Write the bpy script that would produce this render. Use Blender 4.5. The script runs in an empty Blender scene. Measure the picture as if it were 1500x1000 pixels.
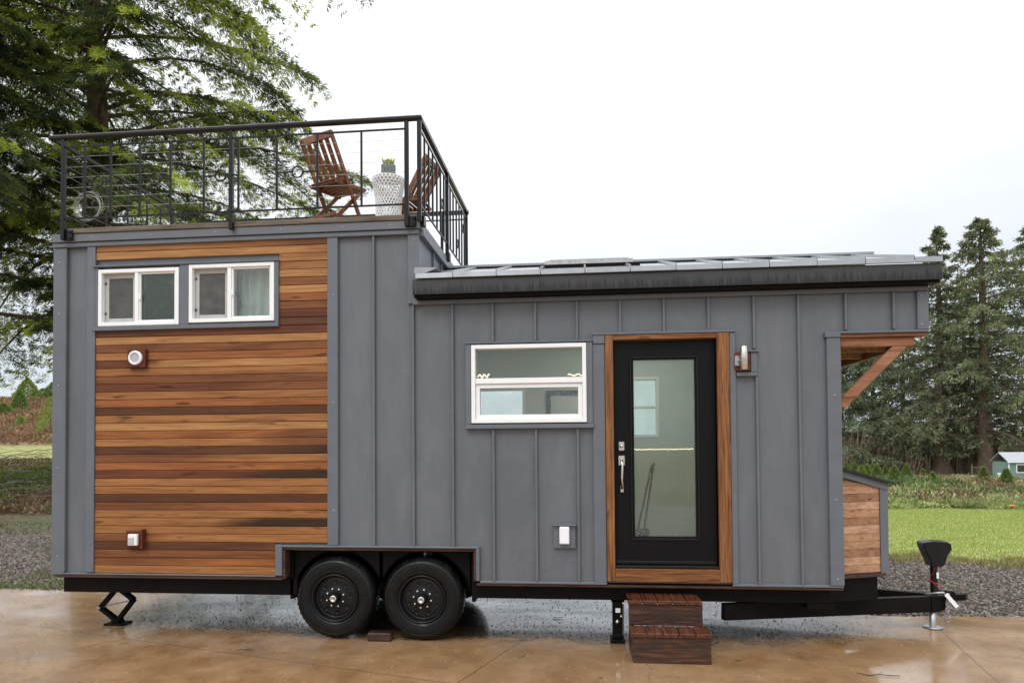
import bpy, math, random
import numpy as np
from mathutils import Vector, Matrix
R = math.radians
C = bpy.context.scene.collection
random.seed(7)

# ------------------------------------------------------------------ materials
class NT:
    def __init__(s, name):
        s.m = bpy.data.materials.new(name); s.m.use_nodes = True
        s.t = s.m.node_tree; s.n = s.t.nodes; s.l = s.t.links
        s.b = s.n['Principled BSDF']; s.out = s.n['Material Output']
        s.co = None
    def new(s, ty, **kw):
        n = s.n.new(ty)
        for k, v in kw.items(): setattr(n, k, v)
        return n
    def set(s, sock, v):
        if hasattr(v, 'is_linked') or isinstance(v, bpy.types.NodeSocket): s.l.new(v, sock)
        else: sock.default_value = v
    def coords(s, scale=(1, 1, 1), kind='Object'):
        if s.co is None: s.co = s.new('ShaderNodeTexCoord')
        mp = s.new('ShaderNodeMapping'); mp.inputs['Scale'].default_value = scale
        s.l.new(s.co.outputs[kind], mp.inputs['Vector']); return mp.outputs[0]
    def noise(s, scale=5, detail=4, rough=.55, vec=None, dist=0):
        n = s.new('ShaderNodeTexNoise'); n.inputs['Scale'].default_value = scale
        n.inputs['Detail'].default_value = detail; n.inputs['Roughness'].default_value = rough
        n.inputs['Distortion'].default_value = dist
        s.l.new(vec if vec is not None else s.coords(), n.inputs['Vector']); return n.outputs['Fac']
    def ramp(s, fac, stops):
        r = s.new('ShaderNodeValToRGB'); s.l.new(fac, r.inputs[0]); e = r.color_ramp.elements
        while len(e) < len(stops): e.new(.5)
        for k, (p, c) in enumerate(stops):
            e[k].position = p; e[k].color = (c, c, c, 1) if isinstance(c, (int, float)) else tuple(c) + (1,)
        return r.outputs[0]
    def mix(s, f, a, b, mode='MIX'):
        m = s.new('ShaderNodeMix', data_type='RGBA', blend_type=mode)
        s.set(m.inputs[0], f)
        for sock, v in ((m.inputs[6], a), (m.inputs[7], b)):
            if isinstance(v, tuple): sock.default_value = v + (1,) if len(v) == 3 else v
            else: s.l.new(v, sock)
        return m.outputs[2]
    def math(s, op, a, b=0., clamp=False):
        m = s.new('ShaderNodeMath', operation=op); m.use_clamp = clamp
        s.set(m.inputs[0], a); s.set(m.inputs[1], b); return m.outputs[0]
    def bump(s, h, strength=.3, dist=.01):
        b = s.new('ShaderNodeBump'); b.inputs['Strength'].default_value = strength
        b.inputs['Distance'].default_value = dist; s.l.new(h, b.inputs['Height'])
        s.l.new(b.outputs[0], s.b.inputs['Normal']); return b.outputs[0]
    def base(s, v):
        if isinstance(v, tuple): s.b.inputs['Base Color'].default_value = v + (1,)
        else: s.l.new(v, s.b.inputs['Base Color'])
    def rough(s, v): s.set(s.b.inputs['Roughness'], v)
    def attr(s, name='tone'):
        a = s.new('ShaderNodeAttribute'); a.attribute_name = name; return a.outputs['Color']

def simple(name, col, rough=.5, metal=0., var=.12, scale=8, bump=0., streak=None):
    t = NT(name); f = t.noise(scale, 5, .6, t.coords(streak or (1, 1, 1)))
    d = tuple(c * (1 - var) for c in col); l = tuple(min(1, c * (1 + var)) for c in col)
    t.base(t.ramp(f, [(.3, d), (.7, l)]))
    f2 = t.noise(scale * 3, 3)
    t.rough(t.ramp(f2, [(.3, max(.02, rough - .08)), (.75, min(1, rough + .1))]))
    t.b.inputs['Metallic'].default_value = metal
    if bump: t.bump(t.noise(scale * 8, 4), bump, .004)
    return t.m

def wood(name, axis='x', col=None, rough=.42, dark=.45, gloss=.5, scale=1.):
    """grain runs along axis; base colour from the boards' own tone attribute unless col is given"""
    t = NT(name); a = (1.1, 26, 26) if axis == 'x' else ((26, 26, 1.1) if axis == 'z' else (26, 1.1, 26))
    v = t.coords(tuple(k * scale for k in a)); g = t.noise(2.2, 6, .65, v, .6)
    b2 = (0.5, 7, 7) if axis == 'x' else ((7, 7, .5) if axis == 'z' else (7, .5, 7))
    w = t.noise(2.0, 3, .5, t.coords(b2), 1.2)
    src = t.attr() if col is None else t.mix(0., col, col)
    c = t.mix(t.ramp(g, [(.35, 1.), (.62, 0.)]), src, t.mix(1., src, (dark, dark * .9, dark * .8), 'MULTIPLY'))
    c = t.mix(t.ramp(w, [(.45, 0.), (.68, .65)]), c, t.mix(1., c, (.56, .48, .44), 'MULTIPLY'))
    k = t.noise(1.9, 2, .5, t.coords((1.6, 9, 9) if axis == 'x' else ((9, 9, 1.6) if axis == 'z' else (9, 1.6, 9))))
    c = t.mix(t.ramp(k, [(.66, 0.), (.74, .85)]), c, t.mix(1., c, (.3, .25, .22), 'MULTIPLY'))
    t.base(c); t.rough(t.ramp(g, [(.3, rough + .15), (.7, rough - .08)])); t.b.inputs['Specular IOR Level'].default_value = .28
    t.bump(g, .35, .003); return t.m

def rotwood():
    t = NT('rough wet dark timber'); a = t.noise(2.2, 6, .7, t.coords((1.2, 5, 14)), .8); b = t.noise(7, 5, .7, t.coords((.6, 3, 6)))
    c = t.ramp(a, [(.3, (.022, .009, .006)), (.45, (.055, .02, .010)), (.6, (.12, .042, .016)), (.75, (.20, .085, .03))])
    c = t.mix(t.ramp(b, [(.42, .85), (.6, 0.)]), c, (.018, .010, .008)); t.base(c); t.rough(t.ramp(b, [(.3, .22), (.7, .45)])); t.bump(t.math('ADD', a, b), .6, .006); return t.m

def leafmat(name, rough=.6):
    t = NT(name); col = t.attr(); t.base(col); t.rough(rough)
    t.b.inputs['Specular IOR Level'].default_value = .25
    tr = t.new('ShaderNodeBsdfTranslucent'); t.l.new(t.mix(1., col, (1.25, 1.3, .55), 'MULTIPLY'), tr.inputs[0])
    mx = t.new('ShaderNodeMixShader'); mx.inputs[0].default_value = .36
    t.l.new(t.b.outputs[0], mx.inputs[1]); t.l.new(tr.outputs[0], mx.inputs[2]); t.l.new(mx.outputs[0], t.out.inputs[0])
    return t.m

def tonemat(name, rough=.9):
    t = NT(name); f = t.noise(40, 3); t.base(t.mix(t.ramp(f, [(.35, 0.), (.65, .6)]), t.attr(), t.mix(1., t.attr(), (.6, .6, .6), 'MULTIPLY')))
    t.rough(rough); return t.m

def glassmat(name, tint=(.86, .93, .88), refl=.10, drops=.5, milk=0.):
    t = NT(name)
    tr = t.new('ShaderNodeBsdfTransparent'); tr.inputs[0].default_value = tint + (1,)
    gl = t.new('ShaderNodeBsdfGlossy'); gl.inputs['Roughness'].default_value = .03
    vo = t.new('ShaderNodeTexVoronoi'); vo.inputs['Scale'].default_value = 135; t.l.new(t.coords((1, 1, .75)), vo.inputs['Vector'])
    d = t.ramp(vo.outputs['Distance'], [(.12, 1.), (.34, 0.)])
    where = t.ramp(t.noise(5, 3), [(.38, .12), (.62, 1.)])
    h = t.math('MULTIPLY', d, where)
    bp = t.new('ShaderNodeBump'); bp.inputs['Strength'].default_value = drops; bp.inputs['Distance'].default_value = .004
    t.l.new(h, bp.inputs['Height']); t.l.new(bp.outputs[0], gl.inputs['Normal'])
    fr = t.new('ShaderNodeFresnel'); fr.inputs[0].default_value = 1.45
    f = t.math('ADD', t.math('MULTIPLY', fr.outputs[0], .9), t.math('ADD', t.math('MULTIPLY', h, .10), refl * .5), True)
    m1 = t.new('ShaderNodeMixShader'); t.l.new(f, m1.inputs[0]); t.l.new(tr.outputs[0], m1.inputs[1]); t.l.new(gl.outputs[0], m1.inputs[2])
    last = m1.outputs[0]
    df = t.new('ShaderNodeBsdfDiffuse'); df.inputs[0].default_value = (.75, .8, .78, 1)
    m2 = t.new('ShaderNodeMixShader'); t.l.new(t.math('ADD', t.math('MULTIPLY', h, .34), milk, True), m2.inputs[0])
    t.l.new(last, m2.inputs[1]); t.l.new(df.outputs[0], m2.inputs[2]); last = m2.outputs[0]
    t.l.new(last, t.out.inputs[0]); return t.m

def emis(name, col, st):
    t = NT(name); t.base(col); t.b.inputs['Emission Color'].default_value = col + (1,); t.b.inputs['Emission Strength'].default_value = st
    return t.m

M = {}
def grey_metal():
    t = NT('grey painted metal')
    f = t.noise(1.3, 4, .5, t.coords((1, 1, .25))); g = t.noise(240, 2)
    c = t.ramp(f, [(.3, (.108, .120, .140)), (.7, (.130, .143, .163))])
    st = t.noise(9, 4, .6, t.coords((6, 6, .35)))
    c = t.mix(t.ramp(st, [(.5, 0.), (.8, .45)]), c, (.100, .109, .124))
    sp = t.noise(130, 1); c = t.mix(t.ramp(sp, [(.68, 0.), (.74, .3)]), c, (.26, .27, .29))
    sx = t.new('ShaderNodeSeparateXYZ'); t.l.new(t.coords(), sx.inputs[0])
    low = t.math('MULTIPLY', t.math('SUBTRACT', 1.15, sx.outputs[2]), 1.6, True)
    dz = t.math('MULTIPLY', low, t.ramp(t.noise(38, 5, .75), [(.45, 0.), (.7, .55)])); c = t.mix(dz, c, (.19, .16, .13))
    hz = t.noise(1.7, 5, .65, t.coords((2.2, 1, .8)), .5); c = t.mix(t.ramp(hz, [(.45, 0.), (.68, .4)]), c, (.175, .185, .20))
    t.base(c); t.rough(t.ramp(hz, [(.3, .34), (.7, .52)])); t.b.inputs['Specular IOR Level'].default_value = .45
    t.bump(t.math('ADD', g, t.math('MULTIPLY', t.noise(2.4, 2, .5, t.coords((2.6, 1, .6))), 22.)), .16, .002); return t.m
M['grey'] = grey_metal()
M['trimgrey'] = simple('grey trim metal', (.122, .136, .160), .42, 0, .08, 6, .05)
M['black'] = simple('black gloss paint', (.006, .006, .007), .3, 0, .3, 12, .06)
M['chassis'] = simple('black chassis paint', (.006, .005, .005), .5, 0, .35, 5, .25)
M['doorblack'] = simple('black door paint', (.005, .005, .0055), .3, 0, .3, 30, .45, (6, 6, 1))
M['rubber'] = simple('tyre rubber', (.008, .008, .0085), .30, 0, .5, 22, .5)
def rubbermud():
    t = NT('wet dusty rubber'); n_ = t.noise(9, 6, .7); m_ = t.noise(60, 3, .7)
    t.base(t.mix(t.math('MULTIPLY', t.ramp(n_, [(.5, 0.), (.72, .4)]), t.ramp(m_, [(.45, 0.), (.6, 1.)])), (.0045, .0045, .005), (.045, .036, .03)))
    t.rough(t.ramp(n_, [(.35, .14), (.6, .45)])); t.b.inputs['Specular IOR Level'].default_value = .26; t.bump(t.math('ADD', m_, n_), .35, .004); return t.m
M['rubber'] = rubbermud()
M['white'] = simple('white vinyl', (.84, .86, .88), .35, 0, .03, 5)
M['screenframe'] = simple('pale grey screen frame', (.45, .45, .44), .5)
M['chrome'] = simple('brushed nickel', (.62, .60, .57), .3, 1., .1, 20)
M['ventgrey'] = simple('pale grey plastic', (.42, .43, .44), .6)
M['steel'] = simple('galvanised steel', (.42, .42, .43), .42, .8, .2, 25)
M['roofmetal'] = simple('pale wet roof metal', (.30, .32, .345), .25, .3, .15, 3)
for k_, v_ in (('black', .3), ('chassis', .10), ('doorblack', .16)): M[k_].node_tree.nodes['Principled BSDF'].inputs['Specular IOR Level'].default_value = v_
def fasciamat():
    t = NT('dark fascia with run marks'); f = t.noise(14, 5, .75, t.coords((3.4, 1, .10)))
    sx = t.new('ShaderNodeSeparateXYZ'); t.l.new(t.coords(), sx.inputs[0])
    g = t.math('MULTIPLY', t.math('SUBTRACT', 3.265, sx.outputs[2]), 9., True)
    k = t.ramp(t.math('ADD', t.math('MULTIPLY', g, .32), t.math('MULTIPLY', f, 1.05)), [(.62, 0.), (.80, 1.)])
    t.base(t.mix(k, (.036, .036, .040), (.007, .007, .008))); t.rough(t.mix(k, (.5, .5, .5), (.25, .25, .25))); return t.m
M['fascia'] = fasciamat()
M['cedar'] = wood('cedar siding boards', 'x', None, .45, .66)
M['cedarx'] = wood('cedar trim', 'x', (.28, .115, .042), .42, .36); M['cedarz'] = wood('cedar trim upright', 'z', (.33, .145, .055), .42, .34); M['cedarbox'] = wood('smooth cedar boards', 'x', None, .55, .72)
M['beamw'] = wood('fir beam', 'x', (.37, .18, .10), .55, .6); M['soffit'] = wood('plywood soffit', 'y', (.42, .25, .12), .6)
M['redwood'] = wood('red stained block', 'x', (.16, .035, .02), .35)
M['chairw'] = wood('chair hardwood', 'z', (.27, .11, .055), .35)
M['stepw'] = rotwood(); M['stepw_old'] = wood('dark wet step boards', 'x', (.085, .026, .011), .3, .22)
M['stept'] = wood('wet step tread boards', 'y', (.15, .052, .026), .26, .22)
M['plywood'] = wood('brown wood edge', 'x', (.10, .055, .038), .6)
M['deckw'] = wood('weathered deck edge', 'x', (.19, .165, .13), .7)
M['glass'] = glassmat('window glass', (.95, .98, .96)); M['glassdark'] = glassmat('dark window glass', (.50, .66, .50), .08, .4, .012)
M['doorglass'] = glassmat('door glass', (.84, .90, .85), .08, .6, .015)
def screenmat():
    t = NT('insect screen mesh'); t.base(t.ramp(t.noise(9, 5), [(.35, (.085, .085, .085)), (.65, (.15, .148, .145))]))
    t.rough(.6); tr = t.new('ShaderNodeBsdfTransparent'); mx = t.new('ShaderNodeMixShader'); mx.inputs[0].default_value = .62
    t.l.new(tr.outputs[0], mx.inputs[1]); t.l.new(t.b.outputs[0], mx.inputs[2]); t.l.new(mx.outputs[0], t.out.inputs[0]); return t.m
M['screen'] = screenmat()
M['curtain'] = simple('pale curtain cloth', (.72, .80, .76), .9)
M['intwall'] = simple('pale sage interior wall', (.54, .575, .52), .8, 0, .03)
M['intdark'] = simple('loft interior wall', (.22, .28, .23), .8, 0, .05)
M['intfloor'] = simple('interior floor', (.25, .2, .15), .5)
M['leaf'] = leafmat('conifer foliage'); M['ground_tone'] = tonemat('plant and litter tones')
def barkmat():
    t = NT('bark'); f = t.noise(3.5, 6, .7, t.coords((4, 4, .8)), .6)
    t.base(t.ramp(f, [(.35, (.04, .029, .023)), (.5, (.13, .092, .07)), (.7, (.24, .18, .14))])); t.rough(.9); t.bump(f, .9, .05); return t.m
M['bark'] = barkmat()

# ------------------------------------------------------------------ mesh builder
class MB:
    def __init__(s): s.v = []; s.f = []; s.c = []; s.smooth = []
    def add(s, vs, fs, col=None, smooth=False):
        o = len(s.v); s.v += [tuple(v) for v in vs]
        for f in fs: s.f.append(tuple(i + o for i in f)); s.c.append(col); s.smooth.append(smooth)
        return s
    def box(s, x0, x1, y0, y1, z0, z1, col=None):
        v = [(x, y, z) for x in (x0, x1) for y in (y0, y1) for z in (z0, z1)]
        return s.add(v, [(0, 1, 3, 2), (4, 6, 7, 5), (0, 4, 5, 1), (2, 3, 7, 6), (0, 2, 6, 4), (1, 5, 7, 3)], col)
    def cbox(s, x0, x1, y0, y1, z0, z1, b=.004, col=None):
        """box with chamfered edges (an octagonal profile swept over each axis via 24 corner points)"""
        b = min(b, (x1 - x0) * .4, (y1 - y0) * .4, (z1 - z0) * .4); v = []; idx = {}
        for i, x in enumerate((x0, x1)):
            for j, y in enumerate((y0, y1)):
                for k, z in enumerate((z0, z1)):
                    sx, sy, sz = (1, -1)[i], (1, -1)[j], (1, -1)[k]
                    for a in range(3):
                        idx[i, j, k, a] = len(v)
                        v.append((x + (b * sx if a != 0 else 0), y + (b * sy if a != 1 else 0), z + (b * sz if a != 2 else 0)))
        fs = []
        for i in (0, 1):
            q = [idx[i, 0, 0, 0], idx[i, 1, 0, 0], idx[i, 1, 1, 0], idx[i, 0, 1, 0]]; fs.append(q if i else q[::-1])
            q = [idx[0, i, 0, 1], idx[0, i, 1, 1], idx[1, i, 1, 1], idx[1, i, 0, 1]]; fs.append(q if i else q[::-1])
            q = [idx[0, 0, i, 2], idx[1, 0, i, 2], idx[1, 1, i, 2], idx[0, 1, i, 2]]; fs.append(q if i else q[::-1])
        for i in (0, 1):
            for j in (0, 1):
                f = 1 if (i + j) % 2 == 0 else -1
                fs.append([idx[i, j, 0, 0], idx[i, j, 0, 1], idx[i, j, 1, 1], idx[i, j, 1, 0]][::f])
                fs.append([idx[i, 0, j, 0], idx[i, 1, j, 0], idx[i, 1, j, 2], idx[i, 0, j, 2]][::f])
                fs.append([idx[0, i, j, 1], idx[0, i, j, 2], idx[1, i, j, 2], idx[1, i, j, 1]][::f])
        for i in (0, 1):
            for j in (0, 1):
                for k in (0, 1): fs.append([idx[i, j, k, 0], idx[i, j, k, 1], idx[i, j, k, 2]])
        return s.add(v, fs, col)
    def bar(s, p, q, w, h=None, col=None, up=(0, 0, 1), roll=0):
        p = Vector(p); q = Vector(q); h = h or w; d = (q - p).normalized(); u = Vector(up)
        if abs(d.dot(u)) > .98: u = Vector((0, 1, 0))
        sd = d.cross(u).normalized(); u = sd.cross(d).normalized()
        v = [e + sd * a * w / 2 + u * b * h / 2 for e in (p, q) for a, b in ((-1, -1), (1, -1), (1, 1), (-1, 1))]
        return s.add(v, [(0, 3, 2, 1), (4, 5, 6, 7), (0, 1, 5, 4), (1, 2, 6, 5), (2, 3, 7, 6), (3, 0, 4, 7)], col)
    def tube(s, pts, r, n=8, col=None, cap=True):
        pts = [Vector(p) for p in pts]; rs = r if isinstance(r, (list, tuple)) else [r] * len(pts); vs = []; fs = []
        a = Vector((0, 0, 1))
        for i, p in enumerate(pts):
            d = (pts[min(i + 1, len(pts) - 1)] - pts[max(i - 1, 0)]).normalized()
            u = d.cross(a if abs(d.dot(a)) < .95 else Vector((1, 0, 0))).normalized(); w = d.cross(u)
            for k in range(n):
                t = 2 * math.pi * k / n; vs.append(p + (u * math.cos(t) + w * math.sin(t)) * rs[i])
        for i in range(len(pts) - 1):
            for k in range(n): fs.append((i * n + k, i * n + (k + 1) % n, (i + 1) * n + (k + 1) % n, (i + 1) * n + k))
        s.add(vs, fs, col, True)
        if cap:
            s.add(vs[:n], [tuple(range(n))[::-1]], col); s.add(vs[-n:], [tuple(range(n))], col)
        return s
    def lathe(s, prof, c, axis='z', n=32, col=None, smooth=True):
        """prof: (radius, height along axis)"""
        vs = []; fs = []
        for r, h in prof:
            for k in range(n):
                t = 2 * math.pi * k / n; a, b = r * math.cos(t), r * math.sin(t)
                vs.append({'z': (c[0] + a, c[1] + b, c[2] + h), 'y': (c[0] + a, c[1] + h, c[2] + b), 'x': (c[0] + h, c[1] + a, c[2] + b)}[axis])
        for i in range(len(prof) - 1):
            for k in range(n): fs.append((i * n + k, i * n + (k + 1) % n, (i + 1) * n + (k + 1) % n, (i + 1) * n + k))
        return s.add(vs, fs, col, smooth)
    def ring(s, c, R_, r, axis='y', n=20, m=6, col=None):
        vs = []; fs = []
        for i in range(n):
            t = 2 * math.pi * i / n
            for j in range(m):
                u = 2 * math.pi * j / m; q = R_ + r * math.cos(u); h = r * math.sin(u); a, b = q * math.cos(t), q * math.sin(t)
                vs.append({'y': (c[0] + a, c[1] + h, c[2] + b), 'x': (c[0] + h, c[1] + a, c[2] + b), 'z': (c[0] + a, c[1] + b, c[2] + h)}[axis])
        for i in range(n):
            for j in range(m): fs.append((i * m + j, ((i + 1) % n) * m + j, ((i + 1) % n) * m + (j + 1) % m, i * m + (j + 1) % m))
        return s.add(vs, fs, col, True)
    def prism(s, poly, y0, y1, col=None, axis='y'):
        """poly in (x,z), extruded along y (or poly in (x,y) extruded along z)"""
        n = len(poly)
        P = (lambda a, b, t: (a, t, b)) if axis == 'y' else ((lambda a, b, t: (a, b, t)) if axis == 'z' else (lambda a, b, t: (t, a, b)))
        vs = [P(a, b, y0) for a, b in poly] + [P(a, b, y1) for a, b in poly]
        fs = [tuple(range(n)), tuple(range(2 * n - 1, n - 1, -1))] + [(i, i + n, (i + 1) % n + n, (i + 1) % n) for i in range(n)]
        return s.add(vs, fs, col)
    def panel(s, x0, x1, z0, z1, holes, y0, y1, along='x', col=None):
        """wall slab with rectangular openings; along='x': faces in xz, thickness y0..y1; along='y': xs are y"""
        xs = sorted({x0, x1} | {min(max(h[k], x0), x1) for h in holes for k in (0, 1)})
        zs = sorted({z0, z1} | {min(max(h[k], z0), z1) for h in holes for k in (2, 3)})
        nx, nz = len(xs) - 1, len(zs) - 1
        def solid(i, j):
            if i < 0 or j < 0 or i >= nx or j >= nz: return False
            cx, cz = (xs[i] + xs[i + 1]) / 2, (zs[j] + zs[j + 1]) / 2
            return not any(h[0] < cx < h[1] and h[2] < cz < h[3] for h in holes)
        P = (lambda a, t, b: (a, t, b)) if along == 'x' else (lambda a, t, b: (t, a, b))
        for i in range(nx):
            for j in range(nz):
                if not solid(i, j): continue
                a, b, c, d = xs[i], xs[i + 1], zs[j], zs[j + 1]
                s.add([P(a, y0, c), P(b, y0, c), P(b, y0, d), P(a, y0, d)], [(0, 1, 2, 3)], col)
                s.add([P(a, y1, c), P(b, y1, c), P(b, y1, d), P(a, y1, d)], [(3, 2, 1, 0)], col)
                if not solid(i - 1, j): s.add([P(a, y0, c), P(a, y1, c), P(a, y1, d), P(a, y0, d)], [(3, 2, 1, 0)], col)
                if not solid(i + 1, j): s.add([P(b, y0, c), P(b, y1, c), P(b, y1, d), P(b, y0, d)], [(0, 1, 2, 3)], col)
                if not solid(i, j - 1): s.add([P(a, y0, c), P(b, y0, c), P(b, y1, c), P(a, y1, c)], [(3, 2, 1, 0)], col)
                if not solid(i, j + 1): s.add([P(a, y0, d), P(b, y0, d), P(b, y1, d), P(a, y1, d)], [(0, 1, 2, 3)], col)
        return s
    def build(s, name, mat, parent=None, label=None):
        me = bpy.data.meshes.new(name); me.from_pydata(s.v, [], s.f); me.update()
        me.polygons.foreach_set('use_smooth', s.smooth)
        if any(c is not None for c in s.c):
            at = me.color_attributes.new('tone', 'FLOAT_COLOR', 'CORNER'); arr = []
            for f, c in zip(s.f, s.c):
                if callable(c):
                    for i in f: arr += list(c(s.v[i])) + [1.]
                else: arr += list((c or (.5, .5, .5)) + (1.,)) * len(f)
            at.data.foreach_set('color', arr)
        me.materials.append(M[mat]); o = bpy.data.objects.new(name, me); C.objects.link(o)
        if parent is not None: o.parent = parent; o.matrix_parent_inverse = Matrix.Identity(4); o.location = -wloc(parent)
        if label: o['label'] = label
        return o
def wloc(o):
    v = Vector(o.location)
    while o.parent: o = o.parent; v += o.location
    return v
def quads(name, V, col, mat, parent=None, tri=False):
    """V: (n,4,3) array of quads, col (n,3)"""
    n, k = V.shape[:2]; me = bpy.data.meshes.new(name)
    me.vertices.add(n * k); me.vertices.foreach_set('co', V.reshape(-1).astype(np.float32))
    me.loops.add(n * k); me.loops.foreach_set('vertex_index', np.arange(n * k, dtype=np.int32))
    me.polygons.add(n); me.polygons.foreach_set('loop_start', np.arange(0, n * k, k, dtype=np.int32))
    me.update(calc_edges=True)
    at = me.color_attributes.new('tone', 'FLOAT_COLOR', 'CORNER')
    c4 = np.ones((n, k, 4), np.float32); c4[:, :, :3] = col[:, None, :]; at.data.foreach_set('color', c4.reshape(-1))
    me.materials.append(M[mat]); o = bpy.data.objects.new(name, me); C.objects.link(o)
    if parent is not None: o.parent = parent; o.location = -wloc(parent)
    return o
def thing(name, label, cat, loc=(0, 0, 0), group=None):
    o = bpy.data.objects.new(name, None); C.objects.link(o); o.location = loc; o.empty_display_size = .1
    o['label'] = label; o['category'] = cat
    if group: o['group'] = group
    return o
def tag(o, label, cat, group=None):
    o['label'] = label; o['category'] = cat
    if group: o['group'] = group
    return o
def struct(o, kind='structure'): o['kind'] = kind; return o
def copy_tree(o, parent=None):
    c = o.copy(); C.objects.link(c)
    if parent: c.parent = parent
    for ch in list(o.children): copy_tree(ch, c)
    return c

# ================================================================== THE TINY HOUSE
XL, XS, XR, XP = -5.12, -1.49, 2.222, 2.955      # left end, step in the roof, right wall, porch end
W = 2.5
house = thing('tiny_house', 'grey metal and cedar tiny house on a black trailer with a railed roof deck', 'tiny house', (-1.4, 1.25, 0))
WA = (-4.645, -3.818, 2.962, 3.515); WB = (-3.721, -2.870, 2.974, 3.533)
WK = (-1.003, .042, 1.990, 2.705); DR = (.279, 1.184, .640, 2.725)
WW = (-2.795, -.970, .3, .826)
front_holes = [WA, WB, WK, DR, WW]
w = MB()
w.panel(XL, XS, .56, 3.785, front_holes, .012, .14)
w.panel(XS, XR, .56, 3.20, front_holes, .012, .14)
w.panel(XR, XP, 2.755, 3.20, [], .012, .14)                     # porch overhang side
back_holes = [(-1.62, -.705, 1.75, 2.515), (.60, .945, 1.87, 2.62)]
w.panel(XL, XS, .56, 3.785, [], W - .12, W)
w.panel(XS, XR, .56, 3.20, back_holes, W - .12, W); w.panel(XR, XP, 2.755, 3.20, [], W - .12, W)
w.panel(.14, W - .12, .56, 3.785, [], XL, XL + .12, 'y')
w.panel(.14, W - .12, 3.0, 3.785, [], XS - .12, XS, 'y')         # step wall above the low roof
w.panel(.14, W - .12, .56, 3.20, [], XR - .12, XR, 'y'); w.panel(.14, W - .12, 2.755, 3.20, [], XP - .1, XP, 'y')
for y in (.55, .95, 1.35, 1.75, 2.15): w.box(XS, XS + .022, y, y + .02, 3.3, 3.73)
# standing seams
def seam(x, z0, z1): w.cbox(x - .011, x + .011, -.024, .014, z0, z1, .004)
for x in (-1.545, -1.177): seam(x, .875 if x < -1 else .565, 3.085)
seam(-1.918, .875, 3.745)
for x in (-.804, -.416, -.040): seam(x, 2.735, 3.085); seam(x, .565, 1.935)
for x in (.345, .730, 1.117): seam(x, 2.79, 3.085)
seam(1.506, 2.62, 3.085); seam(1.524, .565, 2.375); seam(1.884, .565, 3.085)
for x in (2.28, 2.676): seam(x, 2.765, 3.085)
seam(-4.992, .6, 3.74)
wall = w.build('wall', 'grey', house)

ced = MB()                                                        # cedar boards
TN = {'L': (.46, .235, .088), 'H': (.36, .16, .055), 'O': (.32, .118, .038), 'B': (.215, .083, .031), 'R': (.15, .048, .02), 'D': (.11, .043, .018), 'K': (.05, .023, .012)}
rows = ['HB', 'L', 'LH', 'OH', 'L', 'B', 'L', 'O', 'B', 'R', 'D', 'DR', 'L', 'B', 'HO', 'RL', 'H', 'B', 'RB', 'H', 'O', 'D', 'H', 'L', 'OB', 'HB', 'DK',
        'BH', 'O', 'RK', 'H', 'H', 'D', 'BO', 'H', 'HK', 'H', 'BH', 'DB', 'B', 'BO', 'H']
zt = 3.760; pitch = (3.760 - .592) / len(rows); rnd = random.Random(3)
splits = {0: [-2.95], 2: [-3.1], 14: [-4.24], 15: [-4.24], 24: [-2.9], 26: [-2.75], 25: [-3.0], 29: [-3.2], 33: [-3.35], 35: [-3.42], 37: [-4.2], 38: [-3.0], 40: [-3.9], 11: [-4.0], 3: [-3.0], 18: [-3.3], 27: [-3.6]}
for i, rws in enumerate(rows):
    z1 = zt - i * pitch; z0 = z1 - pitch
    j = 1 + rnd.uniform(-.09, .09); ta = tuple(v * j for v in TN[rws[0]]); tb = tuple(v * j for v in TN[rws[-1]]); sp_ = splits.get(i, [-3.4])[0]; wd_ = .05 if i in (14, 15) else .45
    def colf(v, ta=ta, tb=tb, sp_=sp_, wd_=wd_, z0=z0):
        t_ = min(1, max(0, (v[0] - sp_ - (v[2] - z0) * 3) / wd_ + .5)); return tuple(a_ + (b_ - a_) * t_ for a_, b_ in zip(ta, tb))
    a, b = -4.677, -2.360
    if z0 < .88: b = -2.862
    segs = [(a, b)]
    if z1 > 2.935 and z0 < 3.538: segs = [(-2.83, b)] if a > -4.69 else segs
    for p, q in segs:
        y_ = -.012 + rnd.uniform(-.002, .002); nn = max(1, int((q - p) / .12))
        for k in range(nn):
            xa_, xb2 = p + (q - p) * k / nn, p + (q - p) * (k + 1) / nn
            ced.add([(xa_, y_ + .004, z0 + .0035), (xb2, y_ + .004, z0 + .0035), (xb2, y_, z0 + .008), (xa_, y_, z0 + .008), (xb2, y_, z1 - .004), (xa_, y_, z1 - .004), (xb2, y_ + .004, z1), (xa_, y_ + .004, z1), (xa_, .0118, z0 + .0035), (xb2, .0118, z0 + .0035), (xb2, .0118, z1), (xa_, .0118, z1)],
                    [(0, 1, 2, 3), (3, 2, 4, 5), (5, 4, 6, 7), (8, 9, 1, 0), (7, 6, 10, 11)], colf)
ced.build('cedar_siding', 'cedar', house)

def part(name, mat, *boxes, parent=None, b=.004, label=None):
    if name in ('chassis',):
        m = MB()
        for q in boxes: m.cbox(*q, b)
        return m.build(name, mat, parent or house, label)
    for q in boxes: o = MB().cbox(*q, b).build(name, mat, parent or house, label)
    return o
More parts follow.
